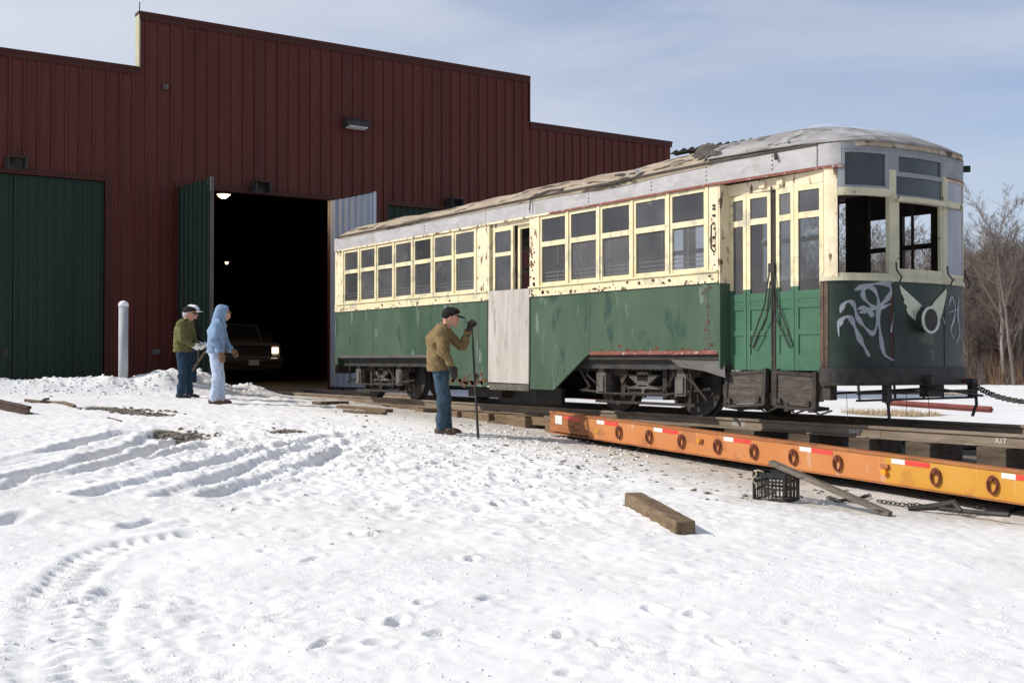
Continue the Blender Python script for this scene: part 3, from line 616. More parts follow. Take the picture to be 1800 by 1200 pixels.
def car_side(Y, s):
    """s=-1 the near side; windows, posts, panels"""
    near_ = s < 0
    def bx(m, x0, x1, z0, z1, o0, o1): y0, y1 = sorted((Y+s*o0, Y+s*o1)); m.box(x0, x1, y0, y1, z0, z1)
    def pr(m, poly, o0, o1): y0, y1 = sorted((Y+s*o0, Y+s*o1)); m.prism(poly, y0, y1, 'y')
    # green side panels, two plates with arches for the trucks
    def panel(poly, nm='side_panel', mt='green', o=(-.03, 0)): m = MB(); pr(m, poly, *o); return m.build(nm, mt, car)
    mdx = (-15.02, -13.93)
    if near_:
        p1 = panel([(-20.42, .76), (-16.75, .76), (-16.35, .30), (mdx[0]-.06, .30), (mdx[0]-.06, Z_BELT-.01), (-20.42, Z_BELT-.01)])
        p2 = panel([(mdx[1], .29), (-13.35, .29), (-12.55, .79), (-10.02, .79), (-10.02, Z_BELT-.01), (mdx[1], Z_BELT-.01)])
    else:
        p1 = panel([(-20.42, .76), (-16.75, .76), (-16.35, .30), (-14.51, .30), (-14.51, Z_BELT-.01), (-20.42, Z_BELT-.01)])
        p2 = panel([(-14.5, .30), (-13.35, .30), (-12.55, .79), (-10.02, .79), (-10.02, Z_BELT-.01), (-14.5, Z_BELT-.01)])
    if near_:
        for p, xs, z0 in ((p1, (-18.95, -17.2, -15.35), .77), (p2, (-12.52, -10.22), .80)):
            m = MB()
            for x_ in xs:
                bx(m, x_-.008, x_+.008, z0 if x_ != -15.35 else .31, Z_BELT-.03, 0, .004)
                for k in range(15):
                    for q in (-.035, .035):
                        z_ = z0+.06+k*.055; m.box(x_+q-.005, x_+q+.005, Y-.005, Y, z_-.005, z_+.005)
            m.build('rivet_seam', 'sheet', p)
            m = MB()
            a, b_ = (-20.4, -16.8) if p is p1 else (-12.5, -10.05)
            bx(m, a, b_, .755 if p is p1 else .785, .80 if p is p1 else .83, 0, .006); m.build('edge_strip', 'red_trim' if p is p2 else 'sheet', p)
    # sill band with rivets
    groups = [(-20.17, .68, 7), (-13.70, .70, 5)] if near_ else [(-20.17, .68, 7), (-15.3, .66, 3), (-13.2, .70, 4)]
    spans = [(-20.42, -15.08), (-13.93, -10.02)] if near_ else [(-20.42, -10.02)]
    m = MB()
    for a, b_ in spans:
        bx(m, a, b_, Z_BELT, Z_SILL-.035, -.04, .012); bx(m, a, b_, Z_SILL-.034, Z_SILL-.012, -.04, .035)
    m.build('window_sill', 'cream', car)
    m = MB()
    for a, b_ in spans:
        bx(m, a, b_, Z_BELT-.012, Z_BELT+.018, .013, .02)
        if near_:
            x_ = a+.05
            while x_ < b_: m.box(x_-.007, x_+.007, Y-.026, Y-.02, Z_BELT-.004, Z_BELT+.010); x_ += .075
    m.build('belt_strip', 'cream_worn', car)
    # letterboard
    m = MB(); a, b_ = -20.42, -10.0
    pr(m, [(a, Z_LB), (b_, Z_LB), (b_, Z_EA-.005), (a, Z_EA-.005)], -.04, .02)
    yo = lambda x_: Y+s*(.02-(x_+10.0)/1.4*.12)
    m.prism([(-10.0, min(Y-s*.04, yo(-10))), (-8.6, yo(-8.6)-(.06 if s > 0 else 0)), (-8.6, yo(-8.6)+(.06 if s < 0 else 0)), (-10.0, max(Y-s*.04, yo(-10)))], Z_LB, Z_EA-.005, 'z')
    lb = m.build('letter_board', 'letter', car)
    m = MB()
    if near_:
        for x_ in (-18.9, -17.0, -15.1, -13.9, -12.5, -11.2, -10.2, -9.2):
            for z_ in (2.88, 2.93, 2.98, 3.03): m.box(x_-.006, x_+.006, Y-.03+(max(0, x_+10)*.086), Y-.02+(max(0, x_+10)*.086), z_-.006, z_+.006)
        m.build('rivets', 'sheet', lb)
    m = MB(); bx(m, -20.42, -13.4, Z_LB-.028, Z_LB-.002, 0, .03); m.build('head_trim', 'cream_worn', car)
    m = MB(); bx(m, -13.38, -10.0, Z_LB-.028, Z_LB-.002, 0, .032); m.prism([(-10.0, Y+s*.032), (-8.55, Y-s*.10), (-8.55, Y-s*.15), (-10.0, Y-s*.02)], Z_LB-.03, Z_LB-.003, 'z'); m.build('head_trim', 'red_trim', car)
    # windows
    for gi, (g0, w_, n) in enumerate(groups):
        for i in range(n):
            a = g0+i*w_; b_ = a+w_; st = .045; m = MB()
            bx(m, a+.028, a+st+.022, Z_SILL-.01, Z_LB-.03, -.03, .0); bx(m, b_-st-.022, b_-.028, Z_SILL-.01, Z_LB-.03, -.03, .0)
            for z0, z1, o in ((Z_SILL-.011, Z_SILL+.035, -.006), (Z_M0, Z_M1, .004), (Z_H, Z_LB-.031, 0)): bx(m, a+st+.021, b_-st-.021, z0, z1, -.028, o)
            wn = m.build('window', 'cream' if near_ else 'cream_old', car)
            pm = 'glass_reflect_grey'
            if near_:
                m = MB()
                for z_ in (1.86, 1.915, 1.97): m.box(a+.02, b_-.02, Y+.05, Y+.058, z_, z_+.012)
                m.build('pale_bars', 'bar_grey', wn)  # thin pale bars just behind the lower pane
            if near_ or (i % 3 == 1):
                for z0, z1, o in ((Z_SILL+.03, Z_M0+.01, -.022), (Z_M1-.01, Z_H+.01, -.014)):
                    m = MB(); tilt = random.uniform(-.004, .004); x0, x1 = a+st+.018, b_-st-.018; yy = Y+s*o
                    m.add([(x0, yy-tilt, z0), (x1, yy+tilt, z0), (x1, yy+tilt*.5, z1), (x0, yy-tilt, z1)], [(0, 1, 2, 3)]); m.build('pane', 'pane%d' % random.choice((0, 1, 1, 2, 3)) if near_ else pm, wn)
        for i in range(n+1):
            m = MB(); a = g0+i*w_; bx(m, a-.025, a+.025, Z_SILL-.01, Z_LB-.03, -.06, .016); m.build('window_post', 'cream', car)
    for a, b_ in (((-20.42, -20.2), (-15.38, -15.08), (-13.93, -13.73), (-10.17, -10.02)) if near_ else ((-20.42, -20.2), (-15.38, -15.33))):
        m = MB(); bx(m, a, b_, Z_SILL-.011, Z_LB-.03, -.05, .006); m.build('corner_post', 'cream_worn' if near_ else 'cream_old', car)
car_side(YN, -1); car_side(YF, 1)
# inner lining of the body (dark): floor, bulkheads, poles, seats backs, ceiling
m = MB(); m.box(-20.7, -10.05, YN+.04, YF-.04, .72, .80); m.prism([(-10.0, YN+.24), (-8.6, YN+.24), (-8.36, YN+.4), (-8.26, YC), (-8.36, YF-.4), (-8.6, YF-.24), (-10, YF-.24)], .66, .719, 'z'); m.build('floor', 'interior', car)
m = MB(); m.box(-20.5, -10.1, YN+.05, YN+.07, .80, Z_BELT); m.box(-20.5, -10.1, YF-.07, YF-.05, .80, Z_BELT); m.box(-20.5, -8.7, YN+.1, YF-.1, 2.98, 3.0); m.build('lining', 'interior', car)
m = MB()
m.box(-10.12, -10.06, YN+.08, YN+.75, .8, 2.97); m.box(-10.12, -10.06, YN+.75, YF-.75, 2.6, 2.97); m.build('bulkhead', 'interior', car)
for x_, y_ in ((-8.95, 10.35), (-9.3, 11.6), (-8.75, 11.7), (-9.2, 10.9)):
    m = MB(); m.tube([(x_, y_, .72), (x_, y_, 2.98)], .018, 8); m.build('grab_pole', 'sheet' if x_ == -8.95 else 'interior', car)
for i in range(9):
    x_ = -19.6+i*1.05
    for y0, y1 in ((YN+.1, YN+.95), (YF-.95, YF-.1)):
        if -15.6 < x_ < -13.4: continue
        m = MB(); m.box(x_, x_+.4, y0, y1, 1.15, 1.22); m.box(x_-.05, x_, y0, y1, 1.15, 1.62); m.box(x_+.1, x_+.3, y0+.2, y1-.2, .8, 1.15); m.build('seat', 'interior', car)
# centre doorway
m = MB(); yb = YN+.07
m.box(-15.08, -15.02, YN-.006, YN+.12, .30, Z_LB-.03); m.box(-13.93, -13.90, YN+.01, YN+.12, .30, Z_LB-.03); m.build('door_post', 'cream', car)
m = MB(); m.box(-15.08, -15.0, YN-.010, YN-.006, .32, Z_BELT+.0); m.build('post_strip', 'black', car)
for k, (a, b_) in enumerate(((-14.97, -14.42), (-14.36, -13.95))):
    m = MB(); s_ = .055
    yy = YN+.03+(.05 if k else 0)
    for x0, x1 in ((a, a+s_), (b_-s_, b_)): m.box(x0, x1, yy, yy+.035, .42, 2.74)
    for z0, z1 in ((.42, .6), (1.5, 1.62), (2.30, 2.36), (2.68, 2.74)):
        if k and 2.2 < z0 < 2.4: continue
        m.box(a+s_, b_-s_, yy+.002, yy+.033, z0, z1)
    dr = m.build('centre_door', 'cream', car)
    m = MB(); m.box(a+s_, b_-s_, yy+.012, yy+.022, .6, 1.5); m.build('door_panel', 'green_door', dr)
    if not k:
        for z0, z1 in ((1.62, 2.30), (2.36, 2.68)): m = MB(); m.box(a+s_, b_-s_, yy+.014, yy+.018, z0, z1); m.build('pane', 'glass_reflect_grey', dr)
m = MB(); m.box(-15.02, -13.93, YN+.03, YN+.12, 2.74, Z_LB-.001); m.build('door_header', 'cream_worn', car)
m = MB(); T = Matrix.Translation((-14.46, YN-.012, 1.07)) @ Matrix.Rotation(R(.6), 4, 'Y')
m.box(-.555, .535, -.014, .006, -.70, .70, T); m.box(-.02, -.012, -.016, -.0145, -.70, .70, T); m.box(.28, .286, -.016, -.0145, -.70, .70, T); m.build('door_boarding', 'plywood', car)
m = MB(); m.box(-15.0, -13.94, YN-.02, YN+.12, .26, .355); m.build('door_sill', 'iron_lt', car)
# front platform: folding doors
YD = YN+.14
m = MB(); m.box(-10.02, -9.995, YN+.001, YD+.04, .62, Z_BELT-.02); m.build('return_panel', 'green', car)
m = MB(); m.box(-10.02, -9.995, YN+.001, YD+.04, Z_BELT-.02, Z_LB-.03); m.build('return_post', 'cream_worn', car)
lv = [(-9.99, -9.70, .0), (-9.69, -9.335, .0), (-9.235, -8.945, 0), (-8.935, -8.55, 0)]
for k, (a, b_, _) in enumerate(lv):
    w_ = b_-a; ang = R(5)*(-1 if k % 2 == 0 else 1); piv = a if k % 2 == 0 else b_
    T = Matrix.Translation((piv, YD+.02+(.02 if k < 2 else .0), 0)) @ Matrix.Rotation(ang, 4, 'Z')
    x0, x1 = (0, w_) if k % 2 == 0 else (-w_, 0); st = .052
    m = MB()
    m.box(x0, x0+st, -.018, .018, 1.54, 2.66, T); m.box(x1-st, x1, -.018, .018, 1.54, 2.66, T)
    for z0, z1 in ((2.29, 2.36), (2.60, 2.66)): m.box(x0+st, x1-st, -.016, .016, z0, z1, T)
    dr = m.build('folding_door', 'cream', car)
    m = MB(); m.box(x0, x0+st, -.018, .018, .60, 1.539, T); m.box(x1-st, x1, -.018, .018, .60, 1.539, T)
    for z0, z1 in ((.60, .78), (1.00, 1.06), (1.30, 1.36), (1.40, 1.49)): m.box(x0+st, x1-st, -.016, .016, z0, z1, T)
    m.box(x0+st, x1-st, -.004, .006, .78, 1.40, T); m.box(x0+st, x1-st, -.012, .0, 1.361, 1.399, T)
    m.build('lower_panel', 'green_door', dr)
    for z0, z1 in ((1.49, 2.29), (2.36, 2.60)): m = MB(); m.box(x0+st, x1-st, -.002, .002, z0, z1, T); m.build('pane', 'pane%d' % (k % 2+(z0 > 2)*2), dr)
m = MB(); m.box(-9.325, -9.245, YD+.03, YD+.07, .6, 2.7); m.build('door_mullion', 'interior', car)
m = MB(); m.box(-9.995, -8.55, YD+.0, YD+.07, 2.665, Z_LB-.031); m.build('door_header', 'cream_worn', car)
m = MB()
for sx, xe in ((-1, -9.62), (1, -8.96)):
    xm = -9.285; m.tube([(xm+sx*.02, YD-.02, 1.80), (xm+sx*.10, YD-.03, 1.35), (xe, YD-.03, .88), (xe+sx*-.05, YD-.035, .86), (xm+sx*.06, YD-.035, 1.22), (xm+sx*.02, YD-.02, 1.62)], .009, 6)
m.tube([(-9.285, YD-.02, 2.70), (-9.285, YD-.02, 1.75), (-9.29, YD-.01, .66)], .010, 6)
m.box(-9.33, -9.24, YD-.03, YD-.005, 1.72, 1.82); m.build('door_rod', 'black', car)
m = MB()
for x_ in (-9.42, -9.15): m.box(x_-.04, x_+.04, YD-.035, YD-.002, 2.70, 2.77)
m.build('door_hinge', 'cream_worn', car)
m = MB(); m.tube([(-10.08, YN-.012, 2.36), (-10.085, YN-.05, 2.32), (-10.09, YN-.05, 2.05), (-10.08, YN-.012, 2.0)], .010, 6)
for z_ in (2.52, 2.44, 2.18, 2.08, 2.56): m.box(-10.10, -10.06, YN-.022, YN-.01, z_-.012, z_+.012)
m.build('grab_handle', 'black', car)
m = MB()
for x0, x1 in ((-9.98, -9.36), (-9.2, -8.62)):      # folded wooden steps
    y0 = YD-.04
    sm_ = MB(); k = .06 if x0 < -9.5 else .0
    T = Matrix.Translation(((x0+x1)/2, y0, .40)) @ Matrix.Rotation(R(-4 if k else 3), 4, 'Y') @ Matrix.Rotation(R(-8 if k else 2), 4, 'X'); hw = (x1-x0)/2
    sm_.box(-hw, hw, -.012, .012, -.19, .17, T)
    for z_ in (-.1, 0, .09): sm_.box(-hw+.03, hw-.03, -.016, -.0125, z_-.004, z_+.004, T)
    st_ = sm_.build('folding_step', 'steps', car)
    q = MB(); q.box(-hw-.02, -hw+.03, -.03, .03, -.22, .20, T); q.box(hw-.03, hw+.02, -.03, .03, -.22, .20, T); q.box(-hw+.03, hw-.03, -.028, .05, .15, .185, T); q.box(-hw, hw, -.03, .22, -.235, -.20, T)
    for xx in (-hw+.08, hw-.08): q.tube([T @ Vector((xx, -.05, -.15)), T @ Vector((xx, .02, -.15))], .03, 10)
    q.build('step_iron', 'iron', st_)
# far side of the platform, seen through the nose windows
yf_ = YC+1.12; m = MB()
XA = lambda px, py=410: atY(px, py, yf_)
m.box(-10.02, -8.56, yf_-.03, yf_+.02, .62, 1.60)
for a_, b_ in ((1490, 1529), (1563, 1590), (1640, 1668)): m.box(XA(a_)[0], min(-8.5, XA(b_)[0]), yf_-.031, yf_+.021, 1.60, Z_LB)
for z0, z1 in ((2.08, 2.14), (2.50, Z_LB-.002)): m.box(-10.02, -8.5, yf_-.028, yf_+.018, z0, z1)
m.build('far_platform_side', 'interior', car)
# ---- nose
y_a, y_b, y_c, y_d = YC-1.135, YC-.46, YC+.44, YC+1.135
m = MB(); wall(m, NOSE, .62, 1.575, .03); dash = m.build('dash_panel', 'dash', car, smooth=False)
m = MB(); wall(m, NOSE, .47, .635, .05, .035); m.build('bumper', 'black', car)
m = MB(); wall(m, NOSE[2:-2], .44, .47, .02, .045); m.build('bumper_rib', 'iron', car)
m = MB()
for y_ in (y_b, y_c): wall(m, sub(NOSE, y_-.008, y_+.008), .64, 1.57, .008, .006)
m.build('seam_strip', 'dash', dash)
m = MB(); wall(m, sub(NOSE, y_b-.05, y_b-.02), .72, 1.55, .008, .005); m.build('rust_streak', mat('rust_streaks', (.07, .028, .022), (.1, .04, .03), 6, .7, (1, 1, .2)), dash)
m = MB(); wall(m, NOSE, 1.576, 1.62, .05, .02); m.build('belt_rail', 'cream_old', car)
m = MB(); wall(m, NOSE, 1.621, 1.66, .04, .0); m.build('window_sill', 'cream_old', car)
# posts
def npost(y0, y1, z0, z1, mt, off=.012, th=.06, nm='nose_post'): m = MB(); wall(m, sub(NOSE, y0, y1), z0, z1, th, off); return m.build(nm, mt, car)
c0 = NOSE[0]
m = MB(); wall(m, [(-8.53, YC-1.15)]+sub(NOSE, YC-1.144, YC-1.095), 1.58, 2.80, .05, .012); m.build('corner_post', 'cream_worn', car)
m = MB(); wall(m, [(-8.53, YC-1.15)]+sub(NOSE, YC-1.1499, YC-1.138), .64, 1.574, .02, .008); m.build('corner_strip', 'brown_edge', car)
m = MB(); wall(m, sub(NOSE, YC+1.07, YC+1.1499)+[(-8.62, YC+1.15)], .64, 2.80, .05, .012); m.build('corner_post', 'cream_old', car)
npost(y_b-.06, y_b+.04, 1.66, 2.80, 'cream_old'); npost(y_c-.04, y_c+.06, 1.66, 2.80, 'cream_old')
npost(YC+.98, YC+1.068, 1.66, 2.80, 'cream_old', .008)
# near corner window: open below, cream header, dark upper pane
m = MB(); C1 = (YC-1.093, y_b-.062)
for z0, z1, mt, o, nm in ((2.50, 2.585, 'cream_old', .02, 'window_header'),):
    q = MB(); wall(q, sub(NOSE, *C1), z0, z1, .05, o); q.build(nm, mt, car)
q = MB(); wall(q, sub(NOSE, C1[0], C1[0]+.05), 2.586, 3.0, .03, .012); wall(q, sub(NOSE, C1[1]-.05, C1[1]), 2.586, 3.0, .03, .012)
wall(q, sub(NOSE, C1[0]+.05, C1[1]-.05), 2.586, 2.61, .03, .01); wall(q, sub(NOSE, C1[0]+.05, C1[1]-.05), 2.965, 3.0, .03, .01)
fr = q.build('upper_window', 'grey_frame', car); q = MB(); wall(q, sub(NOSE, C1[0]+.04, C1[1]-.04), 2.605, 2.97, .004, -.008); q.build('pane', 'glass_dark', fr)
# centre window
C2 = (y_b+.042, y_c-.042); CI = (C2[0]+.045, C2[1]-.045)
q = MB(); wall(q, sub(NOSE, C2[0], CI[0]), 1.66, 2.46, .035, .006); wall(q, sub(NOSE, CI[1], C2[1]), 1.66, 2.46, .035, .006); wall(q, sub(NOSE, *CI), 1.66, 1.72, .035, .006)
fr = q.build('centre_window', 'cream_old', car)
m = MB(); y_ = YC-.46; q0 = sub(NOSE, y_-.05, y_-.049)[0]
q = MB(); wall(q, sub(NOSE, y_b-.03, YC+.72), 2.455, 2.51, .09, .055); q.build('drip_rail', 'cream_old', car)
q = MB(); wall(q, sub(NOSE, *C2), 2.515, 2.535, .03, .01); wall(q, sub(NOSE, *C2), 2.735, 2.785, .03, .012); wall(q, sub(NOSE, *C2), 2.955, 3.0, .03, .012)
wall(q, sub(NOSE, C2[0], C2[0]+.035), 2.786, 2.954, .03, .012); wall(q, sub(NOSE, C2[1]-.035, C2[1]), 2.786, 2.954, .03, .012)
fr = q.build('upper_window', 'grey_frame', car)
for z0, z1 in ((2.53, 2.74), (2.78, 2.96)): q = MB(); wall(q, sub(NOSE, C2[0]+.01, C2[1]-.01), z0, z1, .004, -.008); q.build('pane', 'glass_dark', fr)
q = MB(); wall(q, sub(NOSE, y_b-.06, y_b+.04), 2.801, 3.0, .03, .013); wall(q, sub(NOSE, y_c-.04, y_c+.06), 2.801, 3.0, .03, .013); q.build('upper_post', 'grey_frame', car)
# far corner window: plastic sheet
C3 = (y_c+.062, YC+.978)
q = MB(); wall(q, sub(NOSE, *C3), 1.661, 1.70, .035, .006); fr = q.build('corner_window', 'cream_old', car)
q = MB(); wall(q, sub(NOSE, *C3), 2.515, 2.54, .03, .01); wall(q, sub(NOSE, C3[0], C3[0]+.02), 2.54, 2.76, .03, .01); wall(q, sub(NOSE, *C3), 2.76, 2.80, .03, .01); q.build('upper_window', 'cream_old', car)
q = MB(); wall(q, sub(NOSE, *C3), 1.70, 2.454, .004, -.004); wall(q, sub(NOSE, *C3), 2.54, 2.76, .004, -.004); q.build('pane', 'plexi', fr)
q = MB(); wall(q, sub(NOSE, y_c+.062, YC+1.148), 2.802, 3.0, .03, .01); q.build('letter_board', 'grey_frame', car)
q = MB(); wall(q, [(-8.62, YC-1.15)]+sub(NOSE, YC-1.1499, YC-1.07), 2.801, Z_EA, .05, .016); q.build('letter_board', 'letter', car)
q = MB(); wall(q, sub(NOSE, YC-1.07, YC+1.148), 3.001, Z_EA, .04, .014); q.build('cornice', 'grey_frame', car)
q = MB(); wall(q, [(-8.62, YC-1.15)]+sub(NOSE, YC-1.1499, YC-1.05), Z_LB-.03, Z_LB-.002, .03, .03); q.build('head_trim', 'red_trim', car)
q = MB(); wall(q, sub(NOSE, y_c+.05, YC+1.148), 2.785, 2.80, .02, .022); q.build('head_trim', 'red_trim', car)
# window hooks
for y_ in (y_b, y_c, YC+1.09):
    p = sub(NOSE, y_-.005, y_+.005)[0]; q = MB(); q.tube([(p[0]+.06, p[1]-.02, 1.78), (p[0]+.05, p[1], 1.70), (p[0]+.10, p[1]+.02, 1.62), (p[0]+.06, p[1]+.03, 1.56)], .010, 6); q.build('window_hook', 'black', car)
# marker lamp at the far top corner
q = MB(); p = sub(NOSE, YC+1.05, YC+1.06)[0]; q.tube([(p[0]-.02, p[1]+.05, 2.98), (p[0]+.04, p[1]+.10, 2.98)], .04, 12); q.build('marker_lamp', 'barn_door', car)
# headlight with wings
q = MB(); hx = -8.12; q.tube([(hx-.02, YC, 1.16), (hx+.10, YC, 1.16)], .135, 24); hl = q.build('headlight', 'dash', car)
q = MB(); q.ring((hx+.105, YC, 1.16), (1, 0, 0), .138, .016, 28, 8); q.build('rim', mat('pale_rim', (.5, .5, .44), (.62, .62, .56), 9, .5), hl)
q = MB(); q.tube([(hx+.1005, YC, 1.16), (hx+.102, YC, 1.16)], .125, 24); q.build('lens', 'black', hl)
def nose_pt(px, py, off=.004):
    """point on the nose surface seen at a place in the photograph (measured once, stays on the panel)"""
    u = (px-900)/FPX; rx, ry = FX+u*RX, FY+u*RY
    for (xa, ya), (xb, yb) in zip(NOSE[:-1], NOSE[1:]):
        ex, ey = xb-xa, yb-ya; den = rx*ey-ry*ex
        if abs(den) < 1e-9: continue
        d = (xa*ey-ya*ex)/den; s_ = (xa*ry-ya*rx)/den
        if -.001 <= s_ <= 1.001 and d > 0:
            n = Vector((ey, -ex, 0)).normalized(); return Vector((rx*d, ry*d, EYE-(py-HOR)/FPX*d))+n*off, n
    return None
def z7(p): return p[0]/4.286+1440, p[1]/4.286+440
for side in (0, 1):
    if side == 0: pz = [(605, 262), (770, 415), (752, 440), (758, 480), (745, 552), (700, 510), (668, 480), (655, 450), (660, 420), (635, 395), (640, 370), (615, 320)]
    else: pz = [(955, 288), (957, 320), (940, 400), (925, 470), (905, 520), (880, 500), (850, 470), (838, 425), (870, 380)]
    P = [nose_pt(*z7(p), .005)[0] for p in pz]; q = MB(); c = sum(P, Vector())/len(P)
    b_ = [p+Vector((.006, 0, 0)) for p in P]; n = len(P)
    q.add([tuple(p) for p in P]+[tuple(p) for p in b_], [tuple(range(n)), tuple(range(2*n-1, n-1, -1))]+[(i, (i+1) % n, n+(i+1) % n, n+i) for i in range(n)]); q.build('painted_wing', 'winged', hl)
# sprayed strokes
GR = [([(160, 470), (180, 410), (215, 380), (250, 390), (270, 430), (280, 490), (310, 540), (345, 580), (395, 632), (420, 610), (440, 520), (450, 420), (440, 340), (410, 285), (370, 275), (330, 300), (330, 350), (370, 400), (430, 440), (500, 420), (540, 400)], 17),
      ([(145, 580), (165, 525), (205, 495), (240, 510), (260, 560), (285, 620), (310, 680), (345, 740), (375, 800)], 20),
      ([(265, 300), (330, 270), (420, 250), (500, 245), (540, 275), (540, 320), (510, 370), (440, 430), (360, 450), (300, 470)], 18),
      ([(440, 430), (440, 520), (455, 600), (465, 690), (485, 790), (560, 830)], 16), ([(360, 450), (400, 500), (410, 470), (330, 425), (285, 445)], 14), ([(480, 250), (560, 240)], 8), ([(540, 560), (535, 640), (560, 470)], 6), ([(140, 540), (150, 650)], 8)]
q = MB()
def stroke(q, pz, wd, conv=z7, k=5, off=.0045):
    pts = []
    for i in range(len(pz)-1):
        for s_ in range(k): pts.append((pz[i][0]+(pz[i+1][0]-pz[i][0])*s_/k, pz[i][1]+(pz[i+1][1]-pz[i][1])*s_/k))
    pts.append(pz[-1])
    for _ in range(3): pts = [pts[0]]+[((pts[i-1][0]+2*pts[i][0]+pts[i+1][0])/4, (pts[i-1][1]+2*pts[i][1]+pts[i+1][1])/4) for i in range(1, len(pts)-1)]+[pts[-1]]
    rows = []
    for i, p in enumerate(pts):
        a = pts[max(i-1, 0)]; b_ = pts[min(i+1, len(pts)-1)]; dx, dy = b_[0]-a[0], b_[1]-a[1]; L_ = math.hypot(dx, dy) or 1
        e = wd*(.7+.3*math.sin(i*.5))*min(1, .4+i*.2, .4+(len(pts)-1-i)*.2)
        r1 = nose_pt(*conv((p[0]-dy/L_*e, p[1]+dx/L_*e)), off); r2 = nose_pt(*conv((p[0]+dy/L_*e, p[1]-dx/L_*e)), off)
        if r1 and r2: rows.append([r1[0], r2[0]])
    if len(rows) > 1: q.grid(rows)
for i, (g, wd) in enumerate(GR):
    stroke(q, g, wd*1.05, off=.0052+.0009*i)
q.build('graffiti', 'spray', dash)
q = MB()
for i, (g, wd) in enumerate(GR): stroke(q, g, wd*1.5, off=.0031+.0002*i)
q.build('overspray', 'overspray', dash)
q = MB()
for i, (g, wd) in enumerate([([(975, 420), (1000, 330), (1030, 440), (1010, 540), (985, 600), (1010, 660)], 9), ([(970, 470), (1060, 440)], 7), ([(1050, 360), (1040, 500), (1060, 620), (1030, 700)], 9), ([(930, 500), (945, 560)], 6)]): stroke(q, g, wd*.8, off=.0042+.0009*i)
q.build('graffiti', 'spray', dash)
# lifeguard frame under the nose
q = MB(); fx = -8.22
q.tube([(fx, YC-1.0, .36), (fx+.03, YC+1.05, .36)], .016, 8); q.tube([(fx, YC-1.0, .28), (fx, YC+1.1, .28)], .013, 8); q.tube([(fx-.5, YC-.9, .34), (fx+.1, YC+.2, .40), (fx+.1, YC+1.1, .30)], .014, 8)
for y_ in (YC-.95, YC-.35, YC+.15, YC+.5, YC+1.05): q.tube([(fx-.02, y_, .48), (fx, y_, .27)], .014, 6)
q.box(fx-.04, fx+.03, YC-.53, YC-.45, .25, .47); q.tube([(fx, YC-.49, .40), (fx+.02, YC-.48, .03)], .018, 6)
q.box(fx-.03, fx+.04, YC+1.0, YC+1.1, .28, .5); q.tube([(fx+.02, YC+1.08, .42), (fx+.05, YC+1.06, .2), (fx+.02, YC+1.02, .06)], .018, 6)
q.box(fx-.06, fx+.05, YC+.15, YC+.45, .30, .46)
for y0 in (YC-.1, YC+.3, YC-1.1): q.tube([(fx-.05, y0, .36), (fx-.06, y0+.02, .2), (fx-.03, y0-.01, .08)], .004, 4)
q.build('lifeguard_frame', 'black', car)
q = MB(); q.box(-9.3, -8.2, YC-.12, YC+.12, .44, .60); q.tube([(-8.3, YC, .5), (-7.98, YC, .5)], .05, 10); q.build('coupler', 'black', car)
# tail end
q = MB(); wall(q, TAIL, .62, Z_BELT-.01, .03, 0, -1); q.build('tail_panel', 'green', car)
q = MB(); wall(q, TAIL, Z_BELT, Z_SILL, .04, .012, -1); q.build('tail_sill', 'cream', car)
q = MB(); wall(q, TAIL, Z_LB-.03, Z_EA-.003, .04, .02, -1); q.build('letter_board', 'letter', car)
for y0, y1 in ((YC-1.28, YC-1.22), (YC-.98, YC-.88), (YC-.5, YC-.4), (YC+.4, YC+.5), (YC+.88, YC+.98), (YC+1.22, YC+1.28)):
    q = MB(); wall(q, sub(TAIL, y0, y1), Z_SILL, Z_LB-.03, .05, .005, -1); q.build('tail_post', 'cream_worn', car)
q = MB(); wall(q, TAIL, Z_M0, Z_M1, .03, 0, -1); q.build('tail_rail', 'cream', car)
q = MB(); wall(q, TAIL, Z_SILL, Z_LB-.03, .004, -.02, -1); q.build('pane', 'glass_reflect_grey', car)
q = MB(); wall(q, TAIL, .45, .62, .05, .04, -1); q.build('bumper', 'black', car)
# ---- roof: bare boards over the whole body, canvas on the front part
def roof_half(X):
    return 1.31-.15*min(1, max(0, (X+10.2)/1.6))
def roof_pt(X, tt, lift, xf=-8.06, xr=-20.98, h=.42):
    """X in body coordinates, tt in -1..1 across"""
    hw = roof_half(min(X, -8.6)); v = tt*hw
    def curve(C, v): 
        c = sub(C, YC+max(-1.149, min(1.149, v))*1., YC+max(-1.149, min(1.149, v))+1e-6)[0]; return c[0]
    return hw, v
def roof_surf(x0, x1, nx, nt, lift, h, fn, noise_a=.0, rag=None, seed=1, lo=-1, hi=1):
    rows = []; _x, _y = np.meshgrid(np.arange(400)/25.-22, np.arange(64)/22.-1.4, indexing='ij'); NT = fbm(_x, _y, .7, 4, seed)
    for i in range(nx+1):
        row = []
        for j in range(nt+1):
            t = lo+(hi-lo)*j/nt; t = math.copysign(abs(t)**.6, t)
            a = i/nx
            xs = x0(t) if callable(x0) else x0; xe = x1(t) if callable(x1) else x1
            X = xs+(xe-xs)*a
            hw = roof_half(X); 
            dF = max(0, XF(t)-X); dR = max(0, X-XR(t)); d = min(dF/1.35, dR/.9, 1)
            ep = (1-(1-d)**2.4)
            z = 3.085+h*(1-abs(t)**3.6)*ep*(1 if dR > dF else .9)+lift*(.3+.7*ep)
            nzv = (NT[min(399, int((X+22)*25))][min(63, int((t*hw+1.4)*22))]*noise_a if noise_a else 0)*min(1, d*4)*(1-abs(t)**14)
            yb_ = YC+t*hw*(.93+.07*min(1, d*3))
            row.append((X, yb_, z+nzv+(fn(X, t) if fn else 0)))
        rows.append(row)
    return rows
def XF(t): v = abs(t)*1.149; return sub(NOSE, YC+v-1e-6, YC+v)[0][0]+.05
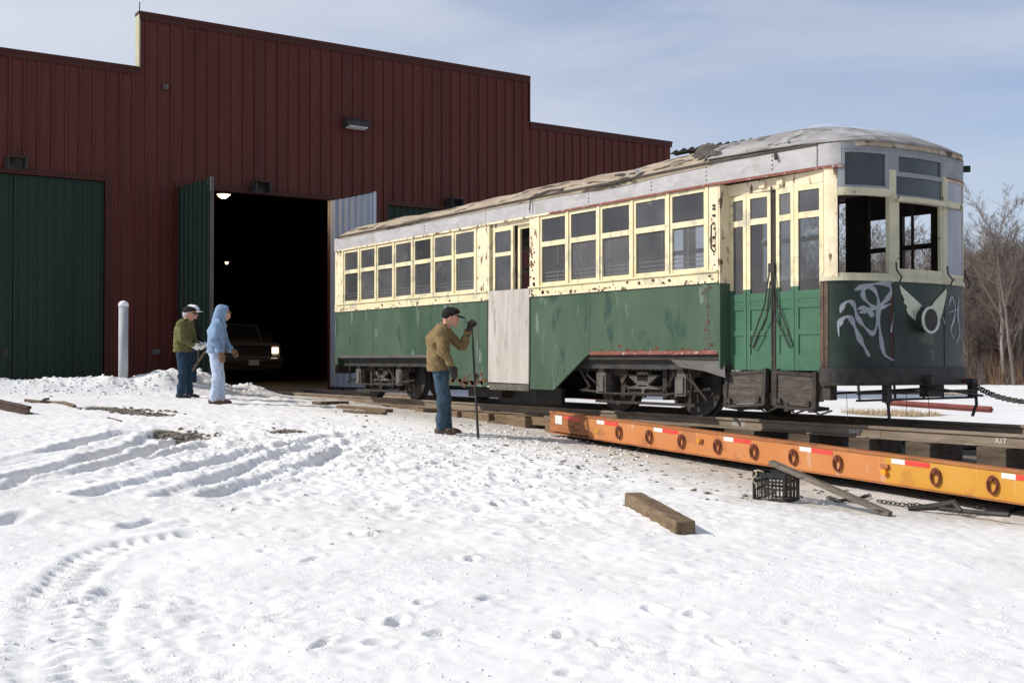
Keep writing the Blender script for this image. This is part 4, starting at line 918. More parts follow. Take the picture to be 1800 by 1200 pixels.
def XR(t): v = abs(t)*1.279; return sub(TAIL, YC+v-1e-6, YC+v)[0][0]-.05
def sag(X, t):
    s_ = -.035*math.exp(-((X+12.0)/.8)**2)-.0*X
    return s_
q = MB(); q.grid(roof_surf(XR, XF, 150, 36, .0, .315, sag, .09, seed=51))
nb = len(q.v); q.add([(x_, y_, z_-.05) for x_, y_, z_ in q.v], []); nn = 151; mm = 37
q.f += [tuple(reversed([k+nb for k in f])) for f in q.f[:150*36]]
def edge(a, b_): q.f.append((a, b_, b_+nb, a+nb))
for i in range(150): edge(i*mm, (i+1)*mm); edge((i+1)*mm+mm-1, i*mm+mm-1)
for j in range(36): edge(j+1, j); edge(150*mm+j, 150*mm+j+1)
rb = q.build('roof', 'roof_wood', car, smooth=True)
q = MB()
rg = np.random.RandomState(5).rand(60)
def ragged(t): k = (t+1)*14.9; i = int(k); return -11.35+.3*(rg[i]*(1-k+i)+rg[min(59, i+1)]*(k-i))-.1*math.sin(t*7)+1.3*max(0, -t-.2)
q.grid(roof_surf(ragged, XF, 70, 40, .035, .315, None, .022, seed=61)); cv = q.build('roof_canvas', 'canvas', car, smooth=True)
sld = cv.modifiers.new('thick', 'SOLIDIFY'); sld.thickness = .022; sld.offset = 0
# torn edge of felt curling up, and shreds further back
q = MB(); rnd = random.Random(11)
def shred(X, t, w_, l_, up, drop=0):
    hw = roof_half(X); base = []
    for j in range(5):
        tt = t+w_*(j/4-.5); tt = max(-.99, min(.99, tt))
        z = 3.10+.315*(1-abs(tt)**3.6)
        row = [(X, YC+tt*hw, z+.01)]
        for k in (1, 2, 3): row.append((X-l_*k/3*(1+.3*rnd.uniform(-1, 1)), YC+tt*hw+rnd.uniform(-.02, .02), z+up*math.sin(k/3*2.2)*rnd.uniform(.6, 1.3)-drop*k/3))
        base.append(row)
    q.grid(base)
for k in range(18): t_ = -.98+k*.1; shred(ragged(t_)+.03, t_, .13, rnd.uniform(.12, .3), rnd.uniform(.01, .06))
q.build('torn_felt', 'tar', car)
for (X, t, w_, l_, up) in ((-11.5, -.985, .03, .16, .03), (-11.75, -.97, .04, .2, .035), (-11.45, -.96, .07, .16, .04), (-13.6, -.985, .03, .2, .01)):
    q = MB(); shred(X, t, w_, l_, up); q.build('loose_felt', 'tar' if w_ != .07 else 'canvas', car)
q = MB(); rows = []
for k in range(121):
    t = -.985+1.9*k/120; X = ragged(t)+.05*math.sin(k*1.7)*math.sin(k*.63); hw = roof_half(X); z = 3.085+.315*(1-abs(t)**3.6)
    e = .02+.05*abs(math.sin(k*.9)*math.cos(k*.37)); rows.append([(X+.10+e, YC+t*hw*1.0, z+.045), (X+.0, YC+t*hw*1.0, z+.05+e), (X-.05-e, YC+t*hw*1.0, z+.03+e*.4), (X-.08-e, YC+t*hw, z+.0)])
q.grid(rows); q.build('torn_edge', 'tar', cv)
q = MB(); rows = []
for k in range(61):
    X = -11.35+1.25*k/60; t = -.62+.35*k/60+.03*math.sin(k*1.3); z = 3.085+.315*(1-abs(t)**3.6); hw = roof_half(X); e = .018+.05*abs(math.sin(k*1.9)*math.cos(k*.7))
    rows.append([(X, YC+t*hw-.05-e, z+.045), (X, YC+t*hw, z+.05+e), (X, YC+t*hw+.07, z+.05)])
q.grid(rows); q.build('torn_edge', 'tar', cv)
q = MB()
for tp in ([(-9.0, -.99), (-9.06, -.93), (-8.96, -.8), (-9.1, -.6), (-9.02, -.4), (-9.08, 0)], [(-10.1, -.99), (-10.08, -.8), (-10.12, -.5), (-10.1, 0)]):
    rows = []
    for a, b_ in zip(tp[:-1], tp[1:]):
        for s_ in range(6):
            X = a[0]+(b_[0]-a[0])*s_/6; t = a[1]+(b_[1]-a[1])*s_/6; i_ = (XF(t)-X)/1.35; ep = 1-(1-min(1, i_))**2.4; z = 3.085+.315*(1-abs(t)**3.6)*ep*.9+.035*(.3+.7*ep)+.032; w_ = .006+.016*abs(math.sin(t*31)*math.sin(t*17))
            rows.append([(X-w_, YC+t*roof_half(X), z), (X+w_, YC+t*roof_half(X), z)])
    q.grid(rows)
q.build('canvas_tears', 'tar', cv)
q = MB()
rr = [[p for p in r] for r in roof_surf(lambda t: XF(t)-.85, lambda t: XF(t)-.12, 18, 26, .085, .315, None, .022, seed=61, lo=-.97, hi=.6)]
q.grid(rr); q.build('frost_patch', 'frost', cv)
# gutter strip along the eave
q = MB()
for Y, s in ((YN, -1), (YF, 1)):
    q.tube([(-20.4, Y+s*.035, 3.075), (-17, Y+s*.04, 3.07), (-13.9, Y+s*.035, 3.078), (-10.1, Y+s*.035, 3.075), (-8.6, Y-s*.10, 3.075)], .016, 6)
q.build('roof_edge_strip', 'steps', car)
q = MB(); q.tube([(-13.85, YN-.05, 3.08), (-13.84, YN-.06, 2.98), (-13.86, YN-.06, 2.9)], .010, 5); q.tube([(-9.15, YN+.04, 3.05), (-9.12, YN+.02, 2.98)], .02, 6); q.tube([(-13.85, YN-.05, 3.08), (-13.4, YN-.05, 3.13), (-13.1, YN-.02, 3.12)], .02, 5); q.build('hanging_scrap', 'tar', car)

# ---- trucks
def wheel(m, x_, y_, r=.40):
    m.tube([(x_, y_-.05, r), (x_, y_+.05, r)], r, 28)
def truck(xc, nm='wheel_truck'):
    t_ = MB()
    for s in (-1, 1):
        yo_ = YC+s*.93
        y0, y1 = yo_-.05, yo_+.05
        t_.prism([(xc-1.05, .50), (xc-.55, .50), (xc-.42, .24), (xc+.42, .24), (xc+.55, .50), (xc+1.05, .50), (xc+1.05, .60), (xc+.50, .60), (xc+.38, .33), (xc-.38, .33), (xc-.50, .60), (xc-1.05, .60)], y0, y1, 'y')
        t_.box(xc-.62, xc+.62, y0+.01, y1-.01, .60, .68)
        for x_ in (xc-.42, xc+.42): t_.box(x_-.04, x_+.04, y0-.03, y1, .20, .74)
        for x_ in (xc-.68, xc+.62): t_.box(x_-.025, x_+.025, y0-.02, y1, .16, .60)
    t_.box(xc-.12, xc+.12, YC-.95, YC+.95, .38, .55)
    fr_ = t_.build(nm, 'iron', car)
    for s in (-1, 1):
        yo_ = YC+s*.93
        for x_ in (xc-.8, xc+.8):
            m = MB(); wheel(m, x_, YC+s*.72); m.tube([(x_, YC+s*.72-s*.03-.015, .40), (x_, YC+s*.72-s*.03+.015, .40)], .44, 28); m.build('wheel', 'black', fr_)
            m = MB(); ya = yo_+s*.06; lo_, hi_ = sorted((ya-s*.06, ya+s*.10))
            m.box(x_-.10, x_+.10, lo_, hi_, .26, .54); m.prism([(x_-.08, .54), (x_+.08, .54), (x_+.03, .62), (x_-.03, .62)], lo_, hi_, 'y')
            f0, f1 = sorted((ya+s*.10, ya+s*.12)); m.box(x_-.07, x_+.07, f0, f1, .29, .50); m.build('journal_box', 'iron_lt', fr_)
        m = MB(); lo_, hi_ = sorted((yo_+s*.04, yo_+s*.10))
        for k in range(9): m.box(xc-.40+k*.09, xc-.345+k*.09, lo_, hi_, .58, .66)
        m.build('spring_plank', 'iron_lt', fr_)
        m = MB()
        for k in range(7): e = .30-k*.035; m.box(xc-e, xc+e, lo_, hi_, .50-k*.022, .518-k*.022)
        m.box(xc-.11, xc+.11, lo_, hi_+.02, .44, .56); m.tube([(xc, (lo_+hi_)/2, .22), (xc, (lo_+hi_)/2, .45)], .03, 8); m.prism([(xc-.34, .335), (xc+.34, .335), (xc+.1, .39), (xc-.1, .39)], lo_, hi_, 'y'); m.build('leaf_spring', 'iron_lt', fr_)
        m = MB(); m.box(xc-1.0, xc+1.0, lo_, hi_, .13, .165); m.build('track_brake', 'iron', fr_)
    for x_ in (xc-.8, xc+.8): m = MB(); m.tube([(x_, YC-.9, .40), (x_, YC+.9, .40)], .06, 10); m.build('axle', 'black', fr_)
truck(-11.7); truck(-19.1)
pr_ = random.Random(15)
for xc in (-11.7, -19.1):
    for k in range(7):
        q = MB(); x_ = xc+pr_.uniform(-1.2, 1.1); y_ = YN+.16+pr_.uniform(0, .2); q.tube([(x_, y_, .74), (x_+pr_.uniform(-.1, .1), y_-.04, pr_.uniform(.45, .6)), (x_+pr_.uniform(-.3, .3), y_, pr_.uniform(.22, .4)), (x_+pr_.uniform(-.4, .4), y_+.1, pr_.uniform(.2, .35))], pr_.uniform(.010, .022), 6); q.build('brake_rod', 'iron', car)
    q = MB(); q.tube([(xc-1.3, YN+.22, .30), (xc-.6, YN+.20, .26), (xc+.5, YN+.2, .27), (xc+1.3, YN+.24, .36)], .018, 6); q.build('brake_rod', 'iron', car)
for x_ in (-9.9, -9.5, -9.05, -8.7):
    q = MB(); q.tube([(x_, YD-.05, .19), (x_+.12, YD-.03, .12), (x_+.28, YD-.02, .17)], .012, 6); q.box(x_-.02, x_+.04, YD-.06, YD+.0, .14, .24); q.build('step_link', 'iron', car)
q = MB(); q.box(-20.4, -10.1, YN+.12, YN+.2, .60, .74); q.box(-20.4, -10.1, YF-.2, YF-.12, .60, .74); q.box(-18, -13, YN+.5, YF-.5, .55, .7); q.box(-10.0, -8.5, YN+.35, YN+.45, .5, .66); q.box(-10.0, -8.5, YF-.45, YF-.35, .5, .66); q.build('underframe', 'black', car)
q = MB(); q.box(-16.2, -15.2, YN+.35, YN+1.0, .12, .55); q.build('resistor_box', 'iron', car)
q = MB(); q.tube([(-14.9, YC+.1, .33), (-13.6, YC+.1, .33)], .22, 18); q.build('air_tank', 'black', car)
q = MB(); q.box(-15.6, -13.9, YN+.55, YN+.62, .05, .3); q.build('brake_beam', 'black', car)
q = MB(); q.box(-16.9, -15.9, YF-.8, YF-.3, .1, .6); q.build('equipment_box', 'black', car)
# rust scabs along the belt and the posts
rr_ = random.Random(9); q = MB()
def scab(q, x_, z_, r, y_):
    n = 7; b_ = len(q.v); ph = rr_.uniform(0, 6)
    for i in range(n): a = ph+2*math.pi*i/n; e = r*rr_.uniform(.5, 1.2); q.v.append((x_+math.cos(a)*e*1.3, y_, z_+math.sin(a)*e))
    q.f.append(tuple(b_+i for i in range(n)))
for k in range(70):
    x_ = rr_.choice([rr_.uniform(-13.9, -10.05)]*3+[rr_.uniform(-20.3, -15.1)]); scab(q, x_, Z_BELT+abs(rr_.gauss(0, .035))+.005, rr_.uniform(.008, .03), YN-.0135 if rr_.random() < .5 else YN-.0215)
for k in range(22): scab(q, -13.85+rr_.gauss(0, .03), rr_.uniform(1.75, 2.35), rr_.uniform(.01, .028), YN-.0075)
for k in range(5): scab(q, -10.09+rr_.gauss(0, .02), rr_.uniform(1.8, 2.75), rr_.uniform(.008, .022), YN-.0075)
for k in range(26): scab(q, rr_.uniform(-12.5, -10.1), .80+abs(rr_.gauss(0, .05)), rr_.uniform(.01, .04), YN-.0015)
for k in range(40): scab(q, rr_.uniform(-16.2, -15.1), .32+abs(rr_.gauss(0, .08)), rr_.uniform(.015, .06), YN-.0015)
for k in range(12): scab(q, -10.2+rr_.gauss(0, .05), rr_.uniform(.85, 1.6), rr_.uniform(.008, .025), YN-.0055)
q.build('rust_scabs', 'rust', car)['kind'] = 'stuff'
# dented metal sheet hanging behind the front step
q = MB(); A_ = [atY(px, py, YN+.05+dy) for px, py, dy in ((1168, 624, 0), (1272, 630, .02), (1275, 664, -.05), (1238, 652, -.05), (1195, 645, -.02))]
q.add(A_+[(a[0], a[1]+.012, a[2]) for a in A_], [(0, 1, 2, 3, 4), (9, 8, 7, 6, 5)]+[(i, i+5, (i+1) % 5+5, (i+1) % 5) for i in range(5)]); q.build('fender_sheet', 'sheet', car)
for pts_, bb in (([(-9.98, YD, .66), (-9.99, YD-.05, .40), (-9.99, YD+.02, .20)], (-10.06, -9.96, YD-.03, YD+.05, .3, .42)), ([(-9.28, YD, .6), (-9.28, YD, .24)], (-9.34, -9.22, YD-.02, YD+.06, .2, .34)), ([(-8.6, YD, .6), (-8.58, YD, .26)], (-8.61, -8.45, YD-.01, YD+.1, .28, .46))):
    q = MB(); q.tube(pts_, .025, 8); q.box(*bb); q.build('step_hanger', 'iron', car)
# ------------------------------------------------------------------ rails, cribbing, trailer
RN, RF = YC-.74, YC+.74
def rail(y, x0, x1, label, nm='steel_rail'):
    q = MB(); p = [(-.06, -.128), (.06, -.128), (.06, -.114), (.012, -.104), (.012, -.036), (.034, -.026), (.034, .004), (-.034, .004), (-.034, -.026), (-.012, -.036), (-.012, -.104), (-.06, -.114)]
    q.prism([(y+a, b_) for a, b_ in p], x0, x1, 'x'); o = q.build(nm, 'rail', loc=((x0+x1)/2, y, 0)); return tag(o, label, 'rail')
rn2 = rail(RN, -12.98, -1.5, 'near rusty rail with chalk writing, laid along the orange trailer')
rail(RF, -12.98, -1.5, 'far dark rail along the trailer deck, behind the rail with chalk writing')
rail(RN, -26.5, -13.0, 'near rusty rail on timber blocks behind the man with the bar'); rail(RF, -26.5, -13.0, 'far rail under the streetcar between barn and trailer')
def text(s_, loc, size, m, parent, rx=90, rz=0, yaw=None):
    cu = bpy.data.curves.new('chalk_text', 'FONT'); cu.body = s_; cu.size = size; cu.extrude = .001; cu.offset = .0022; ob = bpy.data.objects.new('t', cu); link(ob)
    dg = bpy.context.evaluated_depsgraph_get(); me = bpy.data.meshes.new_from_object(ob.evaluated_get(dg)); bpy.data.objects.remove(ob)
    T = Matrix.Rotation(R(rx), 4, 'X'); me.transform(T); me.materials.clear(); me.materials.append(M[m])
    o = bpy.data.objects.new('chalk_writing', me); link(o); o.parent = parent; o.location = Vector(loc)-wloc(parent); return o
for s_, px, py in (('WE 10', 1287, 747), ('8443', 1492, 766), ('A17', 1748, 787)):
    x_, y_, z_ = atY(px, py, RN-.012); text(s_, (x_, RN-.0145, -.094), .075, 'chalk', rn2)
TX0, TX1, TY0, TY1 = -13.40, -1.0, 9.73, 12.33
def ztop(X): return -.048-.0377*(X+12.4)
trl = thing('flatbed_trailer', 'long orange and yellow flatbed trailer with rings and reflective tape along its side', 'trailer', (-7, 11.03, ztop(-7)-.15))
def sl(m, x0, x1, y0, y1, d0, d1):    # sloping box, d measured from ztop
    vs = []
    for d in (d0, d1):
        for y in (y0, y1):
            for x in (x0, x1): vs.append((x, y, ztop(x)+d))
    m.add(vs, [(0, 2, 3, 1), (4, 5, 7, 6), (0, 1, 5, 4), (2, 6, 7, 3), (0, 4, 6, 2), (1, 3, 7, 5)])
XC = -7.62
for y0, y1 in ((TY0, TY0+.02), (TY1-.02, TY1)):
    m = MB(); sl(m, TX0, -12.5, y0, y1, -.28, -.03); m.build('end_plate', 'orange_edge', trl)  # end plates browner and darker than the side beams
    m = MB(); sl(m, -12.5, XC, y0, y1, -.297, -.03); m.build('side_beam', 'orange', trl)
    m = MB(); sl(m, XC, TX1, y0, y1, -.297, -.03); m.build('side_beam', 'yellow', trl)
m = MB()
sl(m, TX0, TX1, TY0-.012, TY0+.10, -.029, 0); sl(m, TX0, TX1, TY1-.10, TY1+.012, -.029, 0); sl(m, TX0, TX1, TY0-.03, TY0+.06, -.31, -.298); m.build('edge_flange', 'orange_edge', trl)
m = MB()
for k in range(9):
    y0 = TY0+.105+k*.266; sl(m, TX0-.3, TX1, y0, y0+.26, -.14+.012*(k % 2 == 0), -.095+.004*math.sin(k*2.3))
m.build('deck_planks', 'deck', trl)
m = MB()
for k in range(12): sl(m, TX0+.3+k*.95, TX0+.42+k*.95, TY0+.03, TY1-.03, -.28, -.11)
sl(m, TX0, TX1, TY0+.5, TY0+.65, -.36, -.281); sl(m, TX0, TX1, TY1-.65, TY1-.5, -.36, -.281); m.build('cross_members', 'black', trl)
# rear corner: slanting end piece with tape
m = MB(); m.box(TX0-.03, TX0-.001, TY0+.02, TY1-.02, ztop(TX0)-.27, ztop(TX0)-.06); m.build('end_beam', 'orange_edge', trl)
for a, b_, mt, d0, d1 in ((976, 988, 'refl_w', -.17, -.05), (992, 1018, 'refl_r', -.09, -.045)):
    m = MB(); sl(m, atY(a, 740, TY0)[0], atY(b_, 740, TY0)[0], TY0-.003, TY0-.0005, d0, d1); m.build('reflective_tape', mt, trl)
for (a, b_) in ((1049, 1086), (1149, 1192), (1272, 1319), (1405, 1463), (1566, 1633), (1759, 1830), (1960, 2040)):
    xa, xb = atY(a, 700, TY0)[0], atY(b_, 700, TY0)[0]; xm = xa+(xb-xa)*.36
    for x0, x1, mt in ((xa, xm, 'refl_w'), (xm, xb, 'refl_r')): m = MB(); sl(m, x0, x1, TY0-.003, TY0-.0005, -.092, -.042); m.build('reflective_tape', mt, trl)
rings = [1089, 1142, 1199, 1262, 1326, 1395, 1473, 1645, 1745, 1870, 2020]
for k, px in enumerate(rings):
    X = atY(px, 800, TY0)[0]; zc = ztop(X)-.165; m = MB()
    m.ring((X, TY0-.022, zc), (0, 1, 0), .062, .013, 22, 8, .78, 1.25); rg_ = m.build('tie_ring', 'ring', trl)
    m = MB(); m.box(X-.032, X+.016, TY0-.042, TY0-.001, zc+.038, zc+.068); m.build('ring_bracket', 'ring', rg_)
for px, two in ((1231, 0), (1556, 1)):
    X = atY(px, 800, TY0)[0]; zc = ztop(X)-.13; m = MB()
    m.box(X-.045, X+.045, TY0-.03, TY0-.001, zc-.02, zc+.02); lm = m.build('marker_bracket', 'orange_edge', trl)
    m = MB(); m.tube([(X+.0, TY0-.002, zc-(.055 if two else 0)), (X, TY0-.045, zc-(.055 if two else 0))], .03 if two else .022, 16); m.build('amber_light', 'amber', lm)
m = MB(); X = -12.34; m.box(X-.06, X+.06, TY0-.006, TY0-.001, ztop(X)-.22, ztop(X)-.16); m.build('latch_plate', 'yellow', trl)
def block(x0, x1, y0, y1, z0, z1, label, grp='timber blocks under the rails', mt='timber', rot=0., nm='timber_block'):
    c = Vector(((x0+x1)/2, (y0+y1)/2, z0)); m = MB(); T = Matrix.Translation(c) @ Matrix.Rotation(R(rot), 4, 'Z') @ Matrix.Translation(-c)
    m.box(x0, x1, y0, y1, z0, z1, T); o = m.build(nm, mt, loc=c, bevel=.008); return tag(o, label, 'timber', grp)
rb_ = random.Random(4)
for i, (px, wx, nm_) in enumerate(((1395, .32, 'pale-ended'), (1500, .28, 'dark'), (1603, .30, 'thick'), (1732, .32, 'rough'), (1900, .3, 'rough'), (1290, .5, 'flat'), (1180, .5, 'flat'))):
    X = atY(px, 790, RN-.25)[0]; z0 = ztop(X)-.09
    lab = {1395: 'short timber block under the near rail, left of the chalked 8443', 1500: 'timber block under the near rail beneath the chalked 8443', 1603: 'thick timber block on the trailer deck right of the chalked 8443',
           1732: 'rough timber block on the yellow trailer deck at the right edge of the photo', 1900: 'timber block just beyond the rough block at the right end of the deck', 1290: 'flat timber packing on the trailer deck beneath the chalked WE 10', 1180: 'flat timber packing at the thin left end of the trailer deck'}[px]
    if -.128-z0 > .012: block(X-wx/2, X+wx/2, RN-.17, RN+.38, z0, -.129, lab, None, 'timber_dk')
    z0 = ztop(X)-.09
    if i < 5: block(X-wx/2+.1, X+wx/2+.1, RF-.28, RF+.3, z0, -.129, 'timber block under the far rail on the trailer deck', mt='timber_dk')
spots = [(-19.15, .16, 'upright timber block under the rail, left of the man with the bar'), (-17.6, .34, 'timber block under the rail, second from the left end of the rail'), (-16.5, .34, 'timber block under the rail, hidden partly by the man in tan'),
         (-15.6, .5, 'long low timber block under the rail right of the iron bar'), (-14.6, .55, 'big dark timber block below the grey boarded doorway'), (-13.72, .28, 'timber block against the rear end of the orange trailer')]
for X, wx, lab in spots:
    g = min(gz(X, RN-.3), gz(X, RN))
    z1 = -.129
    block(X-wx/2, X+wx/2, RN-(.32 if X > -19 else .2), RN+.5, g-.05, z1, lab, None, rot=rb_.uniform(-4, 4))
    if X > -19: block(X-wx/2, X+wx/2, RF-.4, RF+.3, gz(X, RF)-.08, z1, 'timber block under the far rail behind the streetcar wheels')
block(-16.9, -13.4, RN-.24, RN-.10, gz(-15, 10)+.02, -.14, 'long brown squared timber lying along the near rail', None, rot=.4, nm='squared_timber')
def plank(pa, pb, wd, th, lab, lift=.0, mt='timber', nm='plank', z0=None):
    a = Vector(gp(*pa)); b_ = Vector(gp(*pb)); a.z = max(gz(a.x, a.y), a.z)+lift; b_.z = max(gz(b_.x, b_.y), b_.z)+lift
    d = (b_-a); L_ = d.length; d.normalize(); s_ = d.cross(Vector((0, 0, 1))).normalized(); u = s_.cross(d)
    T = Matrix.Translation(a) @ Matrix(((d.x, s_.x, u.x, 0), (d.y, s_.y, u.y, 0), (d.z, s_.z, u.z, 0), (0, 0, 0, 1)))
    m = MB(); m.box(0, L_, -wd/2, wd/2, 0, th, T); o = m.build(nm, mt, loc=a, bevel=min(.008, th*.2)); return tag(o, lab, nm.replace('_', ' '))
plank((556, 710), (606, 709), .22, .05, 'short dark plank lying at the left end of the loose boards by the rails')
plank((598, 717), (685, 724), .2, .05, 'long thin brown plank lying on snow in front of the rail end')
plank((606, 724), (678, 728), .16, .04, 'low flat plank nearest the camera among the boards by the rail end')
plank((625, 704), (700, 715), .18, .05, 'plank lying beside the left end of the near rail')
plank((690, 716), (760, 722), .2, .06, 'brown plank on the ground just left of the man in tan')
plank((860, 742), (905, 747), .14, .03, 'small flat board on dirty snow right of the iron bar tip')
# the short heavy timber in the foreground
pa, pb = Vector(gp(1112, 886)), Vector(gp(1200, 934)); d = (pb-pa).normalized(); ang = math.atan2(d.y, d.x); Ln = (pb-pa).length
zg = (gz(pa.x, pa.y)+gz(pb.x, pb.y))/2
T = Matrix.Translation((pa.x, pa.y, zg-.02)) @ Matrix.Rotation(ang, 4, 'Z') @ Matrix.Rotation(math.atan2(-(gz(pb.x, pb.y)-gz(pa.x, pa.y)), Ln), 4, 'Y')
m = MB(); m.prism([(-.085, 0), (.085, 0), (.085, .165), (-.085, .165)], 0, Ln+.05, 'x', T)
o = m.build('squared_timber', 'timber', loc=pa, bevel=.014); tag(o, 'short heavy squared timber lying alone on the snow in the foreground', 'timber')
sb = o.modifiers.new('sub', 'SUBSURF'); sb.subdivision_type = 'SIMPLE'; sb.levels = 4; sb.render_levels = 4
tx_ = bpy.data.textures.new('woodwear', 'CLOUDS'); tx_.noise_scale = .12; dpm = o.modifiers.new('wear', 'DISPLACE'); dpm.texture = tx_; dpm.strength = .018; dpm.mid_level = .5; dpm.texture_coords = 'LOCAL'
# milk crate and the board leaning on it
q = gp(1384, 884); ce = Vector((q[0], q[1], gz(q[0], q[1])-.01)); cr_ = thing('milk_crate', 'black plastic milk crate with rope, standing on snow beside the trailer', 'crate', ce)
yaw = R(18); W_, D_, H_ = .33, .33, .28
T = Matrix.Translation(ce) @ Matrix.Rotation(yaw, 4, 'Z') @ Matrix.Translation((-.36, .0, 0))
m = MB()
for x0 in (0, W_-.02): 
    for y0 in (0, D_-.02): m.box(x0, x0+.02, y0, y0+.02, 0, H_, T)
for z0, z1 in ((0, .03), (.115, .135), (.185, .205), (H_-.045, H_)):
    m.box(.02, W_-.02, .003, .014, z0, z1, T); m.box(.02, W_-.02, D_-.014, D_-.003, z0, z1, T); m.box(.003, .014, .02, D_-.02, z0, z1, T); m.box(W_-.014, W_-.003, .02, D_-.02, z0, z1, T)
for k in range(7):
    t_ = .045+k*.038
    m.box(t_, t_+.008, .004, .013, .03, H_-.045, T); m.box(t_, t_+.008, D_-.013, D_-.004, .03, H_-.045, T); m.box(.004, .013, t_, t_+.008, .03, H_-.045, T); m.box(W_-.013, W_-.004, t_, t_+.008, .03, H_-.045, T)
for k in range(7): m.box(.02, W_-.02, .03+k*.042, .042+k*.042, .004, .014, T)
m.build('crate_body', 'crate', cr_)
m = MB(); rr_ = random.Random(8)
pts = [T @ Vector((.03+.02*math.sin(k*1.1), -.014+.01*math.cos(k), H_+.01-k*.02)) for k in range(9)]; m.tube(pts, .008, 6)
pts = [T @ Vector((.12+.05*math.cos(k*.8), .03+.03*math.sin(k*1.3)+.12*(k % 2), .05+.02*math.sin(k*1.7)+.008*k)) for k in range(16)]; m.tube(pts, .008, 6)
pts = [T @ Vector((.02+.05*k, -.01, H_+.012+.008*math.sin(k*2))) for k in range(3)]; m.tube(pts, .008, 6)
o = m.build('rope', 'rope', smooth=True); tag(o, 'frayed tan rope draped in the black milk crate', 'rope')
a = T @ Vector((.24, .12, H_+.03)); b_ = Vector(gp(1562, 906)); b_.z = gz(b_.x, b_.y)+.0; d = b_-a; L_ = d.length; d.normalize(); s_ = d.cross(Vector((0, 0, 1))).normalized(); u = s_.cross(d)
TT = Matrix.Translation(a) @ Matrix(((d.x, s_.x, u.x, 0), (d.y, s_.y, u.y, 0), (d.z, s_.z, u.z, 0), (0, 0, 0, 1)))
m = MB(); m.box(-.12, L_, -.055, .055, 0, .042, TT); o = m.build('board', 'deck', loc=a, bevel=.004); tag(o, 'weathered board leaning from the crate down to the snow', 'board')
# chains
def chain(pts, link_r, name, label, mt='iron'):
    m = MB(); P = [Vector(p) for p in pts]; acc = 0; step = link_r*2.1; k = 0; seg = 0; pos = P[0].copy(); carry = 0
    out_ = []
    for a, b_ in zip(P[:-1], P[1:]):
        L_ = (b_-a).length; t_ = carry
        while t_ < L_: out_.append((a+(b_-a)*(t_/L_), (b_-a).normalized())); t_ += step
        carry = t_-L_
    for k, (c, d) in enumerate(out_):
        s_ = d.cross(Vector((0, 0, 1))).normalized(); u = s_.cross(d); n = (s_ if k % 2 else u)*.8+(u if k % 2 else s_)*.5; n.normalize(); v = n.cross(d)
        b0 = len(m.v); NN, KK = 10, 5
        for i in range(NN):
            aa = 2*math.pi*i/NN; cc = c+d*math.cos(aa)*link_r*1.35+v*math.sin(aa)*link_r*.75; rd = (d*math.cos(aa)+v*math.sin(aa)).normalized()
            for j in range(KK): qq = 2*math.pi*j/KK; m.v.append(tuple(cc+(rd*math.cos(qq)+n*math.sin(qq))*link_r*.27))
        for i in range(NN):
            for j in range(KK): m.f.append((b0+i*KK+j, b0+((i+1) % NN)*KK+j, b0+((i+1) % NN)*KK+(j+1) % KK, b0+i*KK+(j+1) % KK))
    o = m.build(name, mt, loc=pts[0]); return tag(o, label, 'chain')
pc = Vector(nose_pt(1688, 668, .06)[0]); pe = Vector(atY(1800, 706, 11.0))
pts = [pc+(pe-pc)*t_-Vector((0, 0, .05*math.sin(min(1, t_/1.0)*math.pi)*1)) for t_ in [k/12 for k in range(13)]]
e2_ = pe+(pe-pc)*1.6; e2_.z = pe.z-.35; pts += [pe+(e2_-pe)*k/8 for k in range(1, 9)]
chain(pts, .034, 'tow_chain', 'rusty tow chain stretched from the streetcar nose to the right')
m = MB(); hk = [pc+Vector((-.25, -.45, .06)), pc+Vector((-.12, -.3, .03)), pc+Vector((-.03, -.1, .03)), pc]; m.tube(hk, .02, 6); 
o = m.build('tow_hook', 'ring'); tag(o, 'rusty hook fastening the tow chain under the streetcar bumper', 'hook')
def gchain(pp, label, r=.022):
    P = []
    for p in pp: q = gp(*p); P.append((q[0], q[1], gz(q[0], q[1])+.025))
    chain(P, r, 'ground_chain', label, 'black')
gchain([(1455, 877), (1475, 884), (1488, 880), (1500, 884), (1520, 876), (1530, 874)], 'short chain lying on snow behind the leaning board')
gchain([(1545, 884), (1590, 891), (1610, 890), (1640, 896), (1660, 898), (1700, 905), (1735, 904), (1728, 896)], 'dark chain lying along the snow below the yellow part of the trailer')
gchain([(1760, 906), (1785, 898), (1800, 889), (1830, 880)], 'chain hanging under the trailer at the right edge of the photo')
q = Vector(gp(1650, 902)); m = MB(); m.tube([q+Vector((-.25, -.12, .03)), q+Vector((-.05, 0, .06)), q+Vector((.1, .08, .10)), q+Vector((.2, .04, .04))], [.02, .035, .04, .02], 8); m.tube([q+Vector((.0, 0, .05)), q+Vector((.35, .1, .04)), q+Vector((.62, .12, .05))], .022, 8)
o = m.build('chain_binder', 'black', loc=q); tag(o, 'dark lever chain binder lying on snow at the lower right', 'chain binder')
M['old_rail_m'] = mat('old_brown_rail', (.045, .028, .024), (.09, .055, .045), 6, .8)
